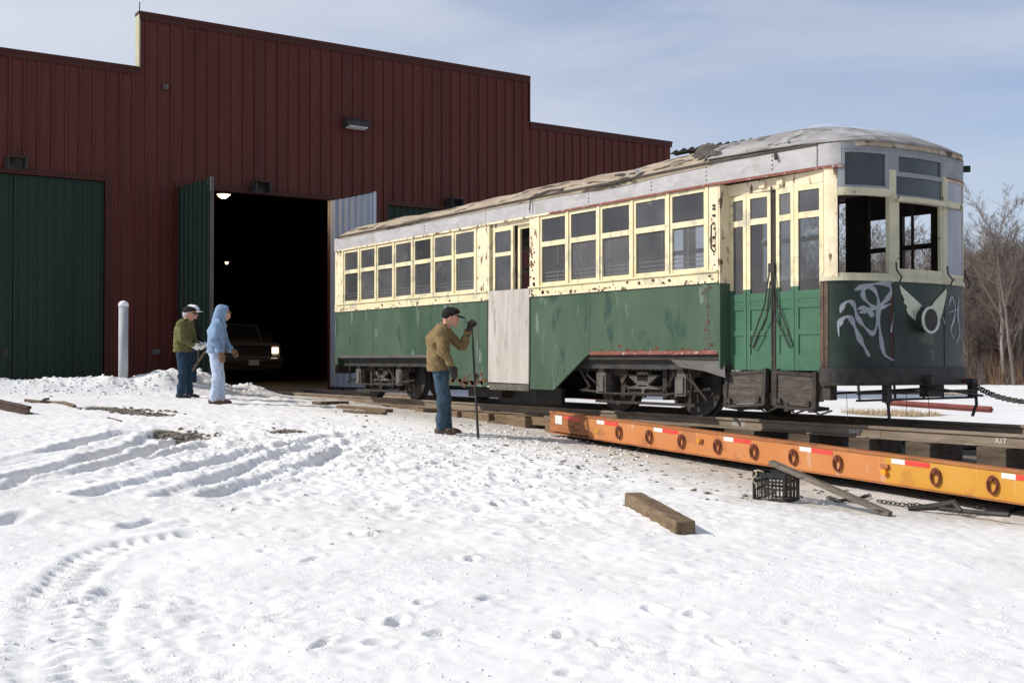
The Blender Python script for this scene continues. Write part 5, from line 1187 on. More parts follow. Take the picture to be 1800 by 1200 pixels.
# bars and debris on the left
a = Vector(gp(-130, 685)); b_ = Vector(gp(52, 728)); a.z = gz(a.x, a.y)+.05; b_.z = gz(b_.x, b_.y)+.05; d = (b_-a).normalized(); s_ = d.cross(Vector((0, 0, 1))).normalized(); u = s_.cross(d)
TT = Matrix.Translation(a) @ Matrix(((d.x, s_.x, u.x, 0), (d.y, s_.y, u.y, 0), (d.z, s_.z, u.z, 0), (0, 0, 0, 1)))
m = MB(); m.prism([(-.06, -.05), (.06, -.05), (.06, -.03), (.012, -.02), (.012, .03), (.035, .04), (.035, .07), (-.035, .07), (-.035, .04), (-.012, .03), (-.012, -.02), (-.06, -.03)], 0, (b_-a).length, 'x', TT)
o = m.build('old_rail', 'old_rail_m', loc=b_); tag(o, 'dark brown old rail end lying on the snow at the far left edge', 'rail')
m = MB()
for pp, r in (([(45, 706), (72, 708), (90, 707), (112, 710), (132, 716)], .03), ([(72, 708), (78, 703), (86, 702)], .02)):
    m.tube([(lambda g: (g[0], g[1], gz(g[0], g[1])+r*.8))(gp(*p)) for p in pp], r, 6)
m2 = MB(); m2.tube([(lambda g: (g[0], g[1], gz(g[0], g[1])+.01))(gp(*p)) for p in ((190, 734), (214, 741))], .012, 6); o = m2.build('stick', 'timber_y'); tag(o, 'tiny thin stick on the snow just below the dark gravel strip', 'stick')
o = m.build('fallen_branch', 'timber_y'); tag(o, 'thin broken dark branch lying on snow at the left', 'branch')
# gravel and soil showing through
rg2 = random.Random(21); m = MB()
for (pp, wd, n) in (([(175, 717), (205, 718), (240, 724), (285, 729)], .34, 420), ([(285, 758), (310, 763), (340, 768)], .26, 260), ([(488, 758), (522, 757)], .2, 90)):
    P = [gp(*p) for p in pp]
    for k in range(n):
        t_ = rg2.random()*(len(P)-1); i = int(t_); f_ = t_-i; x_ = P[i][0]*(1-f_)+P[i+1][0]*f_+rg2.gauss(0, wd*.5); y_ = P[i][1]*(1-f_)+P[i+1][1]*f_+rg2.gauss(0, wd*.5)
        r = rg2.uniform(.012, .045); m.rock((x_, y_, gz(x_, y_)+r*.2), r, rg2)
o = m.build('gravel', 'gravel'); o['kind'] = 'stuff'; o['label'] = 'dark gravel showing through melted patches of snow'
m = MB()
for k in range(750):
    q = gp(rg2.uniform(560, 1500), rg2.uniform(705, 880)); X = q[0]; 
    if not (q[1] < 9.7 and q[1] > 9.6-(2.0 if X > -14 else 2.4) ): continue
    r = rg2.uniform(.008, .03)*rg2.choice([1, 1, 1.4]); m.rock((q[0], q[1], gz(q[0], q[1])+r*.15), r, rg2, .4)
o = m.build('bark_chips', 'gravel'); o['kind'] = 'stuff'; o['label'] = 'small dark chips and clods scattered on dirty snow beside the trailer'
m = MB()
for k in range(2600):
    if k < 1500: q = gp(rg2.uniform(330, 1150), 735+abs(rg2.gauss(0, 55))+rg2.uniform(0, 25)); r = rg2.uniform(.007, .030)
    elif k < 2000:
        q = gp(rg2.uniform(0, 1800), rg2.uniform(790, 1199)); r = rg2.uniform(.004, .014)
    else: x_ = -23+rg2.gauss(0, .6); y_ = rg2.uniform(3, 9.3); q = (x_, y_); r = rg2.uniform(.012, .05)
    m.rock((q[0], q[1], gz(q[0], q[1])+r*.1), r, rg2, .7)
o = m.build('snow_clods', sm); o['kind'] = 'stuff'; o['label'] = 'small broken lumps of snow scattered over trampled snow'
# red beams on the snow beyond the streetcar
def beam(pa, pb, r, lab):
    a, b_ = Vector(gp(*pa)), Vector(gp(*pb)); a.z = gz(a.x, a.y)+r; b_.z = gz(b_.x, b_.y)+r; m = MB(); m.tube([a, b_], r, 4); o = m.build('steel_beam', 'red_beam', loc=a); tag(o, lab, 'steel beam')
beam((1558, 712), (1742, 725), .07, 'long thin dark red beam lying on snow behind the streetcar nose')
beam((890, 693), (1062, 703), .12, 'dark red beam on snow seen below the grey boarded doorway')
m = MB(); 
for (px, py, n, rx_, ry_) in ((1565, 727, 500, 1.1, .9), (1625, 692, 260, 1.3, 1.6)):
    g = gp(px, py)
    for k in range(n):
        an, rr = rg2.uniform(0, 6.28), math.sqrt(rg2.random()); x_, y_ = g[0]+rr*math.cos(an)*rx_, g[1]+rr*math.sin(an)*ry_; h_ = rg2.uniform(.04, .12); z_ = gz(x_, y_); q = rg2.uniform(-.05, .05)
        m.add([(x_-.012, y_, z_), (x_+.012, y_, z_), (x_+q, y_+q, z_+h_)], [(0, 1, 2)])
o = m.build('dead_grass', 'weed'); o['kind'] = 'stuff'; o['label'] = 'dead grass in bare patches of the far snow field'

# ------------------------------------------------------------------ people (signed distance shapes meshed with surface nets)
def surfnet(prims, h, k=.02, cuts=(), nz=None, ell=()):
    pts = []
    for a, b_, ra, rb in prims: r = max(ra, rb); pts += [np.array(a)-r, np.array(a)+r, np.array(b_)-r, np.array(b_)+r]
    for c, r in ell: pts += [np.array(c)-np.array(r), np.array(c)+np.array(r)]
    lo = np.min(pts, 0)-4*h-k*.5; hi = np.max(pts, 0)+4*h+k*.5
    n = np.ceil((hi-lo)/h).astype(int)+1; Fd = np.full(n, 1., dtype=np.float32)
    ax = [lo[i]+h*np.arange(n[i]) for i in range(3)]
    def local(a, b_, r):
        mg = r+k+3*h; i0 = np.maximum(0, ((np.minimum(a, b_)-mg-lo)/h).astype(int)); i1 = np.minimum(n, ((np.maximum(a, b_)+mg-lo)/h).astype(int)+2)
        return tuple(slice(i0[i], i1[i]) for i in range(3))
    def blend(sl_, d):
        f = Fd[sl_]; q = np.maximum(k-np.abs(f-d), 0)/k; Fd[sl_] = np.minimum(f, d)-q*q*k*.25
    for a, b_, ra, rb in prims:
        a = np.array(a, float); b_ = np.array(b_, float); sl_ = local(a, b_, max(ra, rb))
        X, Y, Z = np.meshgrid(ax[0][sl_[0]], ax[1][sl_[1]], ax[2][sl_[2]], indexing='ij')
        v = b_-a; L2 = max(v@v, 1e-9); t_ = np.clip(((X-a[0])*v[0]+(Y-a[1])*v[1]+(Z-a[2])*v[2])/L2, 0, 1)
        blend(sl_, np.sqrt((X-a[0]-t_*v[0])**2+(Y-a[1]-t_*v[1])**2+(Z-a[2]-t_*v[2])**2)-(ra+(rb-ra)*t_))
    for c, r in ell:
        c = np.array(c, float); r = np.array(r, float); sl_ = local(c, c, r.max())
        X, Y, Z = np.meshgrid(ax[0][sl_[0]], ax[1][sl_[1]], ax[2][sl_[2]], indexing='ij')
        q = np.sqrt(((X-c[0])/r[0])**2+((Y-c[1])/r[1])**2+((Z-c[2])/r[2])**2); blend(sl_, (q-1)*r.min())
    X, Y, Z = np.meshgrid(*ax, indexing='ij')
    if nz: amp, s_, sd_ = nz; Fd += amp*2*(fbm(X*1.0+Y*.7, Z*1.0-Y*.5+X*.3, s_, 3, sd_)*1.0).astype(np.float32)
    for p, nn in cuts:      # keep the side the normal points away from
        Fd = np.maximum(Fd, (X-p[0])*nn[0]+(Y-p[1])*nn[1]+(Z-p[2])*nn[2])
    S = Fd < 0; P = np.zeros(tuple(n-1)+(3,)); C = np.zeros(tuple(n-1))
    def sh(A, o): return A[o[0]:A.shape[0]-1+o[0], o[1]:A.shape[1]-1+o[1], o[2]:A.shape[2]-1+o[2]]
    for axis_ in range(3):
        for u in (0, 1):
            for w2 in (0, 1):
                o0 = [0, 0, 0]; ot = [i for i in range(3) if i != axis_]; o0[ot[0]] = u; o0[ot[1]] = w2; o1 = list(o0); o1[axis_] = 1
                f0, f1 = sh(Fd, o0), sh(Fd, o1); cr2 = (f0 < 0) != (f1 < 0); t_ = np.where(cr2, f0/(f0-f1+1e-12), 0)
                for i in range(3): P[..., i] += cr2*(o0[i]+(t_ if i == axis_ else 0))
                C += cr2
    act = C > 0; idn = np.full(C.shape, -1); idn[act] = np.arange(act.sum())
    ii = np.argwhere(act); V = lo+h*(ii+P[act]/C[act][:, None]); Fc = []
    for axis_ in range(3):
        ot = [(axis_+1) % 3, (axis_+2) % 3]
        s0 = [slice(1, -1)]*3; s0[axis_] = slice(0, -1); s1 = list(s0); s1[axis_] = slice(1, None)
        A, B = S[tuple(s0)], S[tuple(s1)]; e = np.argwhere(A != B); up_ = A[A != B]
        if not len(e): continue
        off = np.ones(3, int); off[axis_] = 0; e = e+off
        def g(du, dv): q = e.copy(); q[:, ot[0]] -= du; q[:, ot[1]] -= dv; return idn[q[:, 0], q[:, 1], q[:, 2]]
        Q = np.stack([g(1, 1), g(0, 1), g(0, 0), g(1, 0)], 1); Q[~up_] = Q[~up_][:, ::-1]; Fc.append(Q)
    Fc = np.concatenate(Fc); Fc = Fc[(Fc >= 0).all(1)]; return V, Fc
def hand(w_, d, nrm, side, curl, s_=1., thumb=.5, rr=0.):
    w_, d, nrm, side = [np.array(v, float) for v in (w_, d, nrm, side)]
    d /= np.linalg.norm(d); nrm = nrm-d*(nrm@d); nrm /= np.linalg.norm(nrm); side = side-d*(side@d)-nrm*(side@nrm); side /= np.linalg.norm(side)
    P = []; 
    for i in range(4): P.append((w_+side*(i-1.5)*-.010, w_+d*.085*s_+side*(1.5-i)*.021*s_, .020+rr, .0135+rr))
    for i, ln in enumerate((.92, 1.03, .97, .78)):
        p = w_+d*(.088-.004*abs(i-1))*s_+side*(1.5-i)*.022*s_; ang = 0
        for j, L_ in enumerate((.044, .028, .022)):
            ang += curl*(.9 if j == 0 else 1.05); dd = d*math.cos(ang)+nrm*math.sin(ang); q = p+dd*L_*ln*s_; P.append((p, q, .0105-.001*j+rr, .0095-.001*j+rr)); p = q
    p = w_+d*.028*s_+side*.028*s_; q = p+(d*.55+side*.65+nrm*thumb)*.042*s_; P.append((p, q, .0135+rr, .0115+rr)); q2 = q+(d*.8+side*.1+nrm*(thumb+.35))*.034*s_; P.append((q, q2, .0115+rr, .0095+rr))
    return P
def person(label, loc, yaw, J, mats, cap=None, hood=False, gloves=None, hands=None, hairc=True, jhem=.86, S=1., headpitch=.0, hi_vis=True, group=None, capback=0.):
    root = thing('person', label, 'person', loc, group)
    def put(name, V, Fc, m, par=root):
        o = nparr_obj(name, np.asarray(V)*S, Fc, m, par); return o
    j = {k: np.array(v, float) for k, v in J.items()}
    hd = j['head']; ct, st = math.cos(headpitch), math.sin(headpitch)
    def H(p): return hd+np.array([p[0]*ct+p[2]*st, p[1], -p[0]*st+p[2]*ct])
    head = [(H((-.02, 0, .02)), H((.02, 0, .025)), .090, .088), (H((-.03, 0, -.02)), H((.04, 0, -.03)), .075, .068), (H((.025, .022, -.06)), H((.072, .012, -.092)), .045, .026), (H((.025, -.022, -.06)), H((.072, -.012, -.092)), .045, .026),
            (H((.096, 0, .012)), H((.118, 0, -.026)), .010, .015), (H((.085, .03, .022)), H((.085, -.03, .022)), .018, .018), (H((.092, .018, -.056)), H((.092, -.018, -.056)), .011, .011), (H((0, .088, .01)), H((-.005, .092, -.025)), .016, .012), (H((0, -.088, .01)), H((-.005, -.092, -.025)), .016, .012)]
    neck = [(j['neck']-np.array([0, 0, .05]), H((-.02, 0, -.05)), .062, .055)]
    torso = [(j['pelvis']+[0, .07, 0], j['chest']+[0, .06, 0], .105, .115), (j['pelvis']+[0, -.07, 0], j['chest']+[0, -.06, 0], .105, .115), (j['chest'], j['neck']-[0, 0, .03], .12, .075), (j['shR'], j['shL'], .062, .062)]
    arms = []
    for s_ in 'RL': arms += [(j['sh'+s_], j['el'+s_], .056, .042), (j['el'+s_], j['wr'+s_], .042, .028)]
    legs = []
    for s_ in 'RL': legs += [(j['hip'+s_], j['kn'+s_], .090, .058), (j['kn'+s_], j['an'+s_], .058, .040), (j['an'+s_]-[.03, 0, .01], j['an'+s_]+[.15, 0, -.045], .040, .028)]
    hp = []; hdat = hands
    for s_ in 'RL':
        w_, d, nrm, side, curl = hdat[s_]; hp += hand(w_, d, nrm, side, curl, rr=-.0035 if gloves else 0.)
    V, Fc = surfnet(head+neck+torso+arms+legs+hp, .0085, .018); body = put('body', V, Fc, 'skin')
    # jacket
    jk = [(j['pelvis']+[-.005, .075, jhem-j['pelvis'][2]-.04], j['chest']+[0, .065, 0], .142, .148), (j['pelvis']+[-.005, -.075, jhem-j['pelvis'][2]-.04], j['chest']+[0, -.065, 0], .142, .148), (j['chest'], j['neck']-[0, 0, .02], .15, .082), (j['chest']-[.05, 0, -.06], j['neck']-[.05, 0, .03], .12, .07), (j['shR'], j['shL'], .086, .086)]
    for s_ in 'RL':
        e = j['el'+s_]; w_ = j['wr'+s_]; jk += [(j['sh'+s_], e, .084, .066), (e, w_+(e-w_)*.06, .066, .050)]
    cuts = [((0, 0, jhem), (0, 0, -1))]
    V, Fc = surfnet(jk, .010, .022, cuts, (.030, .085, 70)); jo = put('jacket', V, Fc, mats[0])
    if hood:
        hp_ = [(H((-.03, 0, .03)), H((.015, 0, .035)), .118, .112), (H((-.05, 0, -.05)), j['neck']-[.03, 0, .02], .105, .105), (H((.0, 0, -.08)), j['neck']+[.02, 0, -.02], .095, .095)]
        V, Fc = surfnet(hp_, .009, .02, [(H((.075, 0, 0)), (ct, 0, -st))], (.006, .08, 71)); 
        # hollow the face opening
        put('hood', V, Fc, mats[0], jo)
        V, Fc = surfnet([(H((.05, 0, .0)), H((.072, 0, -.03)), .082, .070), (H((.096, 0, .0)), H((.122, 0, -.03)), .011, .016), (H((.06, 0, -.07)), H((.082, 0, -.09)), .04, .03), (H((.088, .02, -.055)), H((.088, -.02, -.055)), .018, .018)], .007, .015); put('face', V, Fc, 'skin', body)
    else:
        # collar
        V, Fc = surfnet([(j['neck']-[.02, 0, .04], j['neck']+[-.005, 0, .035], .092, .082)], .009, .01, [(j['neck']+[0, 0, .03], (-.25, 0, .97))]); put('collar', V, Fc, mats[0], jo)
    # cuffs and hem band, pocket
    for s_ in 'RL':
        e = j['el'+s_]; w_ = j['wr'+s_]; d_ = w_-e; V, Fc = surfnet([(e+d_*.84, e+d_*.95, .057, .053)], .008, .01, [(e+d_*.97, tuple(d_/np.linalg.norm(d_)))], (.006, .05, 73)); put('cuff', V, Fc, mats[0], jo)
    for s_ in (-1, 1):
        c = j['pelvis']*.55+j['chest']*.45+np.array([.06, s_*.175, 0]); V, Fc = surfnet([(c-[.045, 0, .04], c+[.045, 0, -.03], .022, .022), (c-[.04, 0, -.03], c+[.045, 0, .04], .022, .022)], .008, .02); put('pocket', V, Fc, mats[0], jo)
    # trousers
    tr_ = [(j['pelvis']+[0, .06, .0], j['pelvis']+[0, -.06, 0], .125, .125)]
    for s_ in 'RL': tr_ += [(j['hip'+s_], j['kn'+s_], .108, .083), (j['kn'+s_], j['an'+s_]+[-.005, 0, -.0], .083, .073)]
    zc = j['anR'][2]-.045
    V, Fc = surfnet(tr_, .010, .02, [((0, 0, zc), (0, 0, -1)), ((0, 0, jhem+.03), (0, 0, 1))], (.022, .09, 77)); put('trousers', V, Fc, mats[1])
    for s_ in 'RL':
        a = j['an'+s_]; V, Fc = surfnet([(a-[.055, 0, .03], a+[.12, 0, -.052], .050, .036), (a+[0, 0, .0], a-[.01, 0, .05], .052, .055), (a+[.11, 0, -.055], a+[.16, 0, -.06], .044, .034)], .008, .02, [((0, 0, a[2]-.088), (0, 0, -1)), ((0, 0, a[2]+.02), (0, 0, 1))]); put('boot', V, Fc, mats[2])
    if gloves:
        for s_ in 'RL':
            w_, d, nrm, side, curl = hdat[s_]; G = hand(w_, d, nrm, side, curl, rr=.006); w_ = np.array(w_, float); d = np.array(d, float)/np.linalg.norm(d); G.append((w_-d*.07, w_, .042, .034))
            V, Fc = surfnet(G, .0045, .007); put('glove', V, Fc, gloves)
    if hairc and not hood:
        V, Fc = surfnet([(H((-.03, 0, .02)), H((.0, 0, .025)), .097, .096), (H((-.045, 0, -.03)), H((-.03, 0, -.045)), .07, .065)], .008, .015, [(H((.02, 0, 0)), (.9, 0, -.35))]); put('hair', V, Fc, 'hair')
    if cap:
        V, Fc = surfnet([(H((-.022, 0, .04)), H((.03, 0, .042)), .107, .102)], .008, .01, [(H((0, 0, .035-capback*.6)), (st+capback*6, 0, -ct))], None); co_ = put('cap', V, Fc, cap)
        m = MB(); rows = []
        for i in range(9):
            y_ = -.078+i*.0195; x1 = .125+.075*math.sqrt(max(0, 1-(y_/.085)**2)); x0 = math.sqrt(max(0, .0108-y_*y_))*1.0+.0
            rows.append([tuple(H((x0+(x1-x0)*t_, y_, .045-.018*t_-1.6*y_*y_))*S) for t_ in (0, .35, .7, 1)])
        m.grid(rows); ob = m.build('brim', cap, None); ob.parent = co_; sld = ob.modifiers.new('t', 'SOLIDIFY'); sld.thickness = .006
    for s_ in (-1, 1):
        m = MB(); c = H((.088, s_*.032, .002)); m.tube([c-np.array([.006, 0, 0]), c+np.array([.003, 0, 0]), c+np.array([.006, 0, 0])], [.012, .010, .003], 8); m.v = [tuple(np.array(v)*S) for v in m.v]; ob = m.build('eye', 'capblk'); ob.parent = body
    root.rotation_euler = (0, 0, yaw); return root
YAW = math.atan2(RY, RX)
gx, gy = -13.55, 8.08; g0 = gz(gx, gy)
J1 = dict(pelvis=(-.09, 0, .93), chest=(-.10, 0, 1.24), neck=(-.03, 0, 1.46), head=(.07, .0, 1.585), shR=(-.05, -.19, 1.38), shL=(.0, .19, 1.37), elR=(-.02, -.25, 1.12), wrR=(.09, -.22, .94),
          elL=(.22, .17, 1.19), wrL=(.315, .04, 1.42), hipR=(-.08, -.095, .90), hipL=(-.07, .095, .90), knR=(-.03, -.11, .50), knL=(-.02, .11, .50), anR=(-.04, -.12, .085), anL=(.02, .12, .085))
p1 = person('man in a tan jacket, blue jeans and black cap leaning on a long iron bar', (gx, gy, g0-.015), YAW, J1, ('duck', 'denim', 'boot'), cap='capblk', gloves='glove_dk',
       hands={'R': ((.095, -.22, .925), (.35, 0, -1), (-.3, .9, 0), (1, .2, .2), .35), 'L': ((.32, .035, 1.435), (.25, -.25, 1), (.75, -.7, -.2), (-.2, .2, .3), .85)}, headpitch=.16, jhem=.855, S=1.0, hairc=False, capback=.05)
def w2(root_loc, p): c, s_ = math.cos(YAW), math.sin(YAW); return Vector((root_loc[0]+p[0]*c-p[1]*s_, root_loc[1]+p[0]*s_+p[1]*c, root_loc[2]+p[2]))
rl = (gx, gy, g0-.015)
a = w2(rl, (.355, -.02, 1.56)); b_ = w2(rl, (.46, -.42, -.03)); b_.z = gz(b_.x, b_.y)-.01; c_m = a+(b_-a)*.82
m = MB(); m.tube([a, c_m, b_-(b_-a).normalized()*.05, b_], [.0125, .017, .019, .004], 10); o = m.build('pry_bar', 'black', loc=b_); tag(o, 'long black iron bar held upright by the man in the tan jacket', 'pry bar')
bx_, by_ = -19.75, 7.13; g0 = gz(bx_, by_)
J2 = dict(pelvis=(-.04, 0, .93), chest=(-.02, 0, 1.24), neck=(.02, 0, 1.46), head=(.08, .0, 1.60), shR=(.01, -.19, 1.39), shL=(.04, .19, 1.39), elR=(-.04, -.25, 1.11), wrR=(.06, -.24, .90),
          elL=(.1, .24, 1.12), wrL=(.22, .15, .95), hipR=(-.04, -.095, .90), hipL=(-.03, .095, .90), knR=(-.01, -.11, .50), knL=(.02, .10, .50), anR=(-.05, -.12, .085), anL=(.04, .12, .085))
HN = {'R': ((.07, -.24, .885), (.3, 0, -1), (-.3, .9, 0), (1, .2, .2), .45), 'L': ((.23, .15, .94), (.6, -.2, -.6), (-.3, -.9, 0), (.7, .2, .6), .5)}
person('person in a pale blue hooded top and washed pale jeans standing before the open barn', (bx_, by_, g0-.01), YAW+.15, J2, ('hood', 'denim_lt', 'boot'), hood=True, cap=None, gloves='glove_br', hands=HN, headpitch=.22, jhem=.90, S=1.0, hairc=False)
# brim of a cap under the hood
o = [x_ for x_ in sc.objects if x_.name.startswith('person')][-1]
m = MB(); rows = []
for i in range(7):
    y_ = -.07+i*.0233; rows.append([(.08+.06+(.095*math.sqrt(max(0, 1-(y_/.078)**2)))*t_, y_, 1.60+.035-.03*t_-1.4*y_*y_) for t_ in (0, .5, 1)])
m.grid(rows); ob = m.build('brim', 'olive'); ob.parent = o; sld = ob.modifiers.new('t', 'SOLIDIFY'); sld.thickness = .006
gx2, gy2 = -21.25, 7.06; g0 = gz(gx2, gy2)
J3 = dict(pelvis=(-.06, 0, .93), chest=(-.06, 0, 1.24), neck=(.0, 0, 1.46), head=(.055, .0, 1.585), shR=(-.03, -.19, 1.38), shL=(.01, .19, 1.38), elR=(.0, -.24, 1.10), wrR=(.16, -.14, 1.0),
          elL=(.06, .24, 1.10), wrL=(.2, .10, 1.0), hipR=(-.06, -.095, .90), hipL=(-.05, .095, .90), knR=(-.03, -.11, .50), knL=(-.01, .10, .50), anR=(-.05, -.12, .085), anL=(.03, .12, .085))
HN3 = {'R': ((.17, -.13, .99), (.8, .4, -.5), (0, .8, .3), (.5, -.2, .8), .6), 'L': ((.21, .09, .99), (.8, -.4, -.5), (0, -.8, .3), (.5, .2, .8), .6)}
r3 = (gx2, gy2, g0-.01)
person('man in an olive green jacket, dark jeans and black cap by the snow heap', r3, YAW-.05, J3, ('olive', 'denim_dk', 'boot_dk'), cap='capblk', gloves='glove_wh', hands=HN3, headpitch=.2, jhem=.87, S=.99)
_u = (333-900)/FPX; gx3, gy3 = (FX+_u*RX)*23.0, (FY+_u*RY)*23.0; g0 = gz(gx3, gy3)
r4 = (gx3, gy3, -.02)
person('man in a white cap and dark jacket mostly hidden behind the olive jacketed man', r4, YAW-.2, J3, ('capblk', 'denim_dk', 'boot_dk'), cap='white', gloves='glove_wh', hands=HN3, headpitch=.1, jhem=.87, S=1.06)
a = w2(r3, (.24, -.02, 1.02)); b_ = w2(r3, (.21, -.03, .60)); m = MB(); m.tube([a, b_], .014, 8); o = m.build('short_bar', 'sheet', loc=b_); tag(o, 'short bar hanging from the white gloves of the man in olive', 'bar')
a = Vector(atX(366, 610, -21.3)); b_ = Vector(atX(338, 652, -21.6)); m = MB(); m.tube([a, b_, b_+(b_-a)*.35], .02, 8); o = m.build('pole', 'timber', loc=a); tag(o, 'slanting pole between the olive jacket and the pale blue hooded person', 'pole')

# ------------------------------------------------------------------ wood, hill
def make_tree(seed, h, spread=.5, dens=1.):
    r = random.Random(seed); tk = MB(); cr_ = MB(); st = []
    def grow(p, d, L_, rad, lev):
        pts = [Vector(p)]; rs = [rad]; n = 6 if lev == 0 else 4; q = Vector(p); dd = Vector(d)
        for i in range(n):
            dd = (dd+Vector((r.uniform(-1, 1), r.uniform(-1, 1), r.uniform(-.3, .6)))*(.09 if lev == 0 else .2)).normalized(); q = q+dd*L_/n; pts.append(q.copy()); rs.append(rad*(1-(i+1)/n*(.78 if lev < 3 else .9)))
        (tk if lev == 0 else cr_).tube(pts, rs, 7 if lev == 0 else (4 if lev == 1 else 3), caps=False)
        if lev >= 4: return
        nb_ = int([13, 7, 6, 4][lev]*dens)
        for k in range(nb_):
            t_ = (r.uniform(.22, 1) if lev == 0 else r.uniform(.15, 1)); i = min(n-1, int(t_*n)); f_ = t_*n-i; b0 = pts[i].lerp(pts[i+1], f_)
            an = r.uniform(0, 6.283); tl = r.uniform(.45, 1.0)*(1 if lev else spread*1.3); side = dd.orthogonal().normalized(); side = Matrix.Rotation(an, 3, dd) @ side
            nd = (dd*math.cos(tl)+side*math.sin(tl)+Vector((0, 0, .25))).normalized()
            ll = L_*(.50 if lev == 0 else .58)*(1.15-.55*t_)*r.uniform(.7, 1.15); rr = max(rs[i]*.5, .011); grow(b0, nd, ll, rr, lev+1)
    grow((0, 0, -.2), (r.uniform(-.04, .04), r.uniform(-.04, .04), 1), h, h*.0135+.015, 0)
    return tk, cr_
TV = []
for i in range(7):
    tk, cr_ = make_tree(100+i, 8.5+.5*(i % 3), .42+.07*(i % 3), 1.0)
    tr_o = bpy.data.objects.new('bare_tree', None); link(tr_o); tr_o.location = (0, 0, 0)
    a_ = tk.build('trunk', 'bark', tr_o); b2 = cr_.build('crown', 'twig', tr_o); TV.append([tr_o, a_, b2, False])
def place_tree(px, dep, hs, i, label=None, pale=False):
    u = (px-900)/FPX; x_, y_ = (FX+u*RX)*dep, (FY+u*RY)*dep; z_ = float(base_h(x_, y_)); v = TV[i % 7]
    if not v[3]: t_ = v[0]; v[3] = True; ch = [v[1], v[2]]
    else:
        t_ = v[0].copy(); link(t_); ch = []
        for c in (v[1], v[2]): k = c.copy(); link(k); k.parent = t_; ch.append(k)
    t_.location = (x_, y_, z_); t_.scale = (hs, hs, hs); t_.rotation_euler = (0, 0, (px*7.3) % 6.28)
    tag(t_, label or 'slender bare tree in the brown wood beyond the snow field', 'tree', None if label else 'bare trees in the wood beyond the snow field')
    if pale:
        k = ch[0]; k.data = k.data.copy(); k.data.materials.clear(); k.data.materials.append(M['bark_pale'])
rt = random.Random(77)
place_tree(1764, 62, .86, 0, 'tall bare tree with a pale whitish trunk at the right edge of the wood', True)
place_tree(1783, 60, .88, 1, 'tall dark-trunked bare tree just right of the pale trunk')
n = 0
for k in range(120):
    px = rt.uniform(1440, 1990) if k % 4 else rt.uniform(1700, 1830); dep = rt.uniform(62, 98)
    if px > 1990 or (px < 1690 and k % 2): continue
    top = 462 if px < 1730 else 435-(px-1730)*.3; top += rt.uniform(-22, 60)
    if px < 1690: top = rt.uniform(300, 430)
    hgt = (HOR-top)/FPX*dep+1.2; place_tree(px, dep, min(.95, max(.3, hgt/(10.8 if px > 1690 else 10.))), k)
for k in range(34):
    place_tree(2000+k*48+rt.uniform(-20, 20), rt.uniform(62, 98), rt.uniform(.75, 1.0), k, None)
# undergrowth along the edge of the wood
m = MB(); mw = MB()
for k in range(5200):
    px = rt.uniform(1430, 2050) if k < 3600 else rt.uniform(2050, 3600); dep = rt.uniform(60, 82); u = (px-900)/FPX; x_, y_ = (FX+u*RX)*dep, (FY+u*RY)*dep; z_ = float(base_h(x_, y_)); hh = rt.uniform(.6, 2.9)*(1.2 if dep > 66 else .7)
    t_ = m if rt.random() < .6 else mw
    for s_ in range(4):
        dx, dy = rt.uniform(-.6, .6), rt.uniform(-.6, .6); x0, y0 = x_+rt.uniform(-.3, .3), y_+rt.uniform(-.3, .3); w_ = rt.uniform(.02, .05); t_.add([(x0-w_*.56, y0-w_*.83, z_), (x0+w_*.56, y0+w_*.83, z_), (x0+dx, y0+dy, z_+hh)], [(0, 1, 2)])
o = m.build('brush', 'brush'); o['kind'] = 'stuff'; o['label'] = 'russet brush along the foot of the wood'
o = mw.build('undergrowth', 'twig'); o['kind'] = 'stuff'; o['label'] = 'grey tangled undergrowth among the trees'
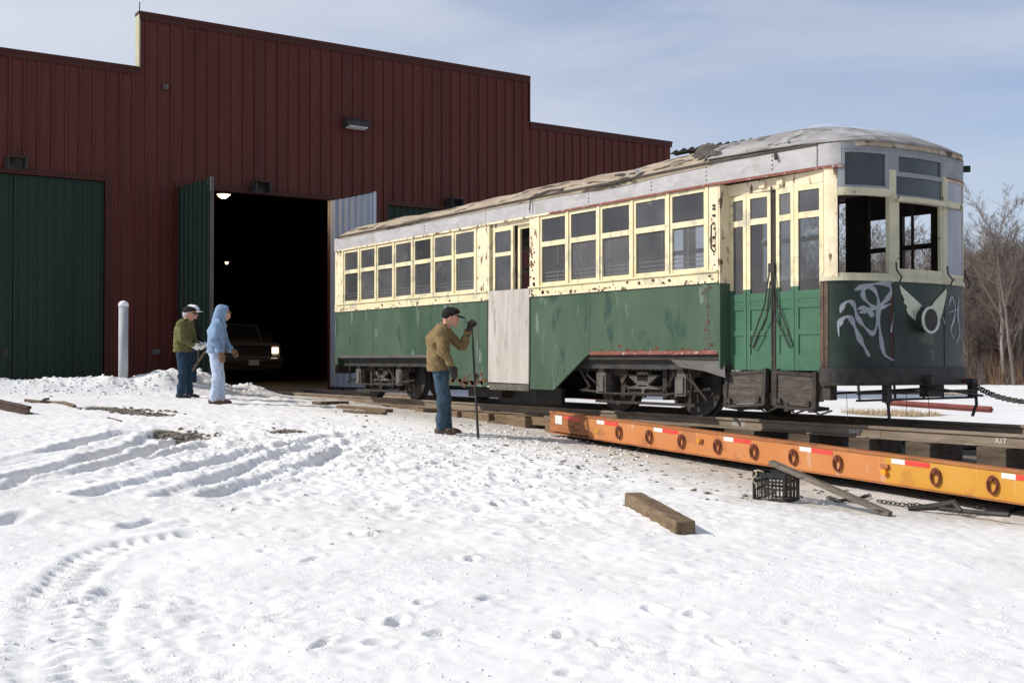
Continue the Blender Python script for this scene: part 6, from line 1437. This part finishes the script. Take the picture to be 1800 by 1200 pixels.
# hill
M['hill'] = mat('leafless_hillside', (.085, .066, .058), (.15, .12, .105), .05, .95, (1, 1, 3), chip=(.22, .19, .175), chip_t=.6, chip_scale=.25, bump=0)
rows = []
for i in range(81):
    px = 900+i*50; row = []
    for j in range(13):
        t_ = j/12; dep = 105+t_*330; u = (px-900)/FPX; top = 29.5+4*math.sin(px*.004+1)+2.5*math.sin(px*.013)-15*max(0, min(1, (1690-px)/90)); s_ = t_*t_*(3-2*t_)*min(1, max(.12, (4900-px)/1500))
        row.append(((FX+u*RX)*dep, (FY+u*RY)*dep, -1+top*s_+float(fbm(np.array([px*.1]), np.array([dep*.3]), 20, 3, 90))*4*s_))
    rows.append(row)
q = MB(); q.grid(rows); hl_ = q.build('hill', 'hill', smooth=True); hl_['kind'] = 'structure'
m = MB(); m_near = MB(); m_hazy = m
for k in range(34000):
    i = rt.uniform(5, 34) if k < 26000 else rt.uniform(34, 78); j = 12*(rt.random()**.8); i0, j0 = int(i), min(11, int(j)); fi, fj = i-i0, j-j0
    P = [rows[i0+a][j0+b_] for a in (0, 1) for b_ in (0, 1)]; p = [(P[0][c]*(1-fj)+P[1][c]*fj)*(1-fi)+(P[2][c]*(1-fj)+P[3][c]*fj)*fi for c in range(3)]
    hh = rt.uniform(4, 8.5); w_ = rt.uniform(.05, .16); m = m_near if i > 15.3 else m_hazy
    m.add([(p[0]-w_*.56, p[1]-w_*.83, p[2]-.5), (p[0]+w_*.56, p[1]+w_*.83, p[2]-.5), (p[0]+rt.uniform(-.8, .8), p[1]+rt.uniform(-.8, .8), p[2]+hh)], [(0, 1, 2)])
    for s_ in range(3):
        zb_ = p[2]+hh*rt.uniform(.3, .7); an = rt.uniform(-1, 1)*hh*.28; m.add([(p[0], p[1], zb_), (p[0], p[1], zb_+.25), (p[0]+an*.56, p[1]+an*.83, zb_+hh*rt.uniform(.2, .45))], [(0, 1, 2)])
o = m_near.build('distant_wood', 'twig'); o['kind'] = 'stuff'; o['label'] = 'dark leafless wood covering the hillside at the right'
o = m_hazy.build('distant_wood', 'far_twig'); o['kind'] = 'stuff'; o['label'] = 'leafless wood on the hillside, its twig colour paled by painted haze'
bpy.context.view_layer.update()
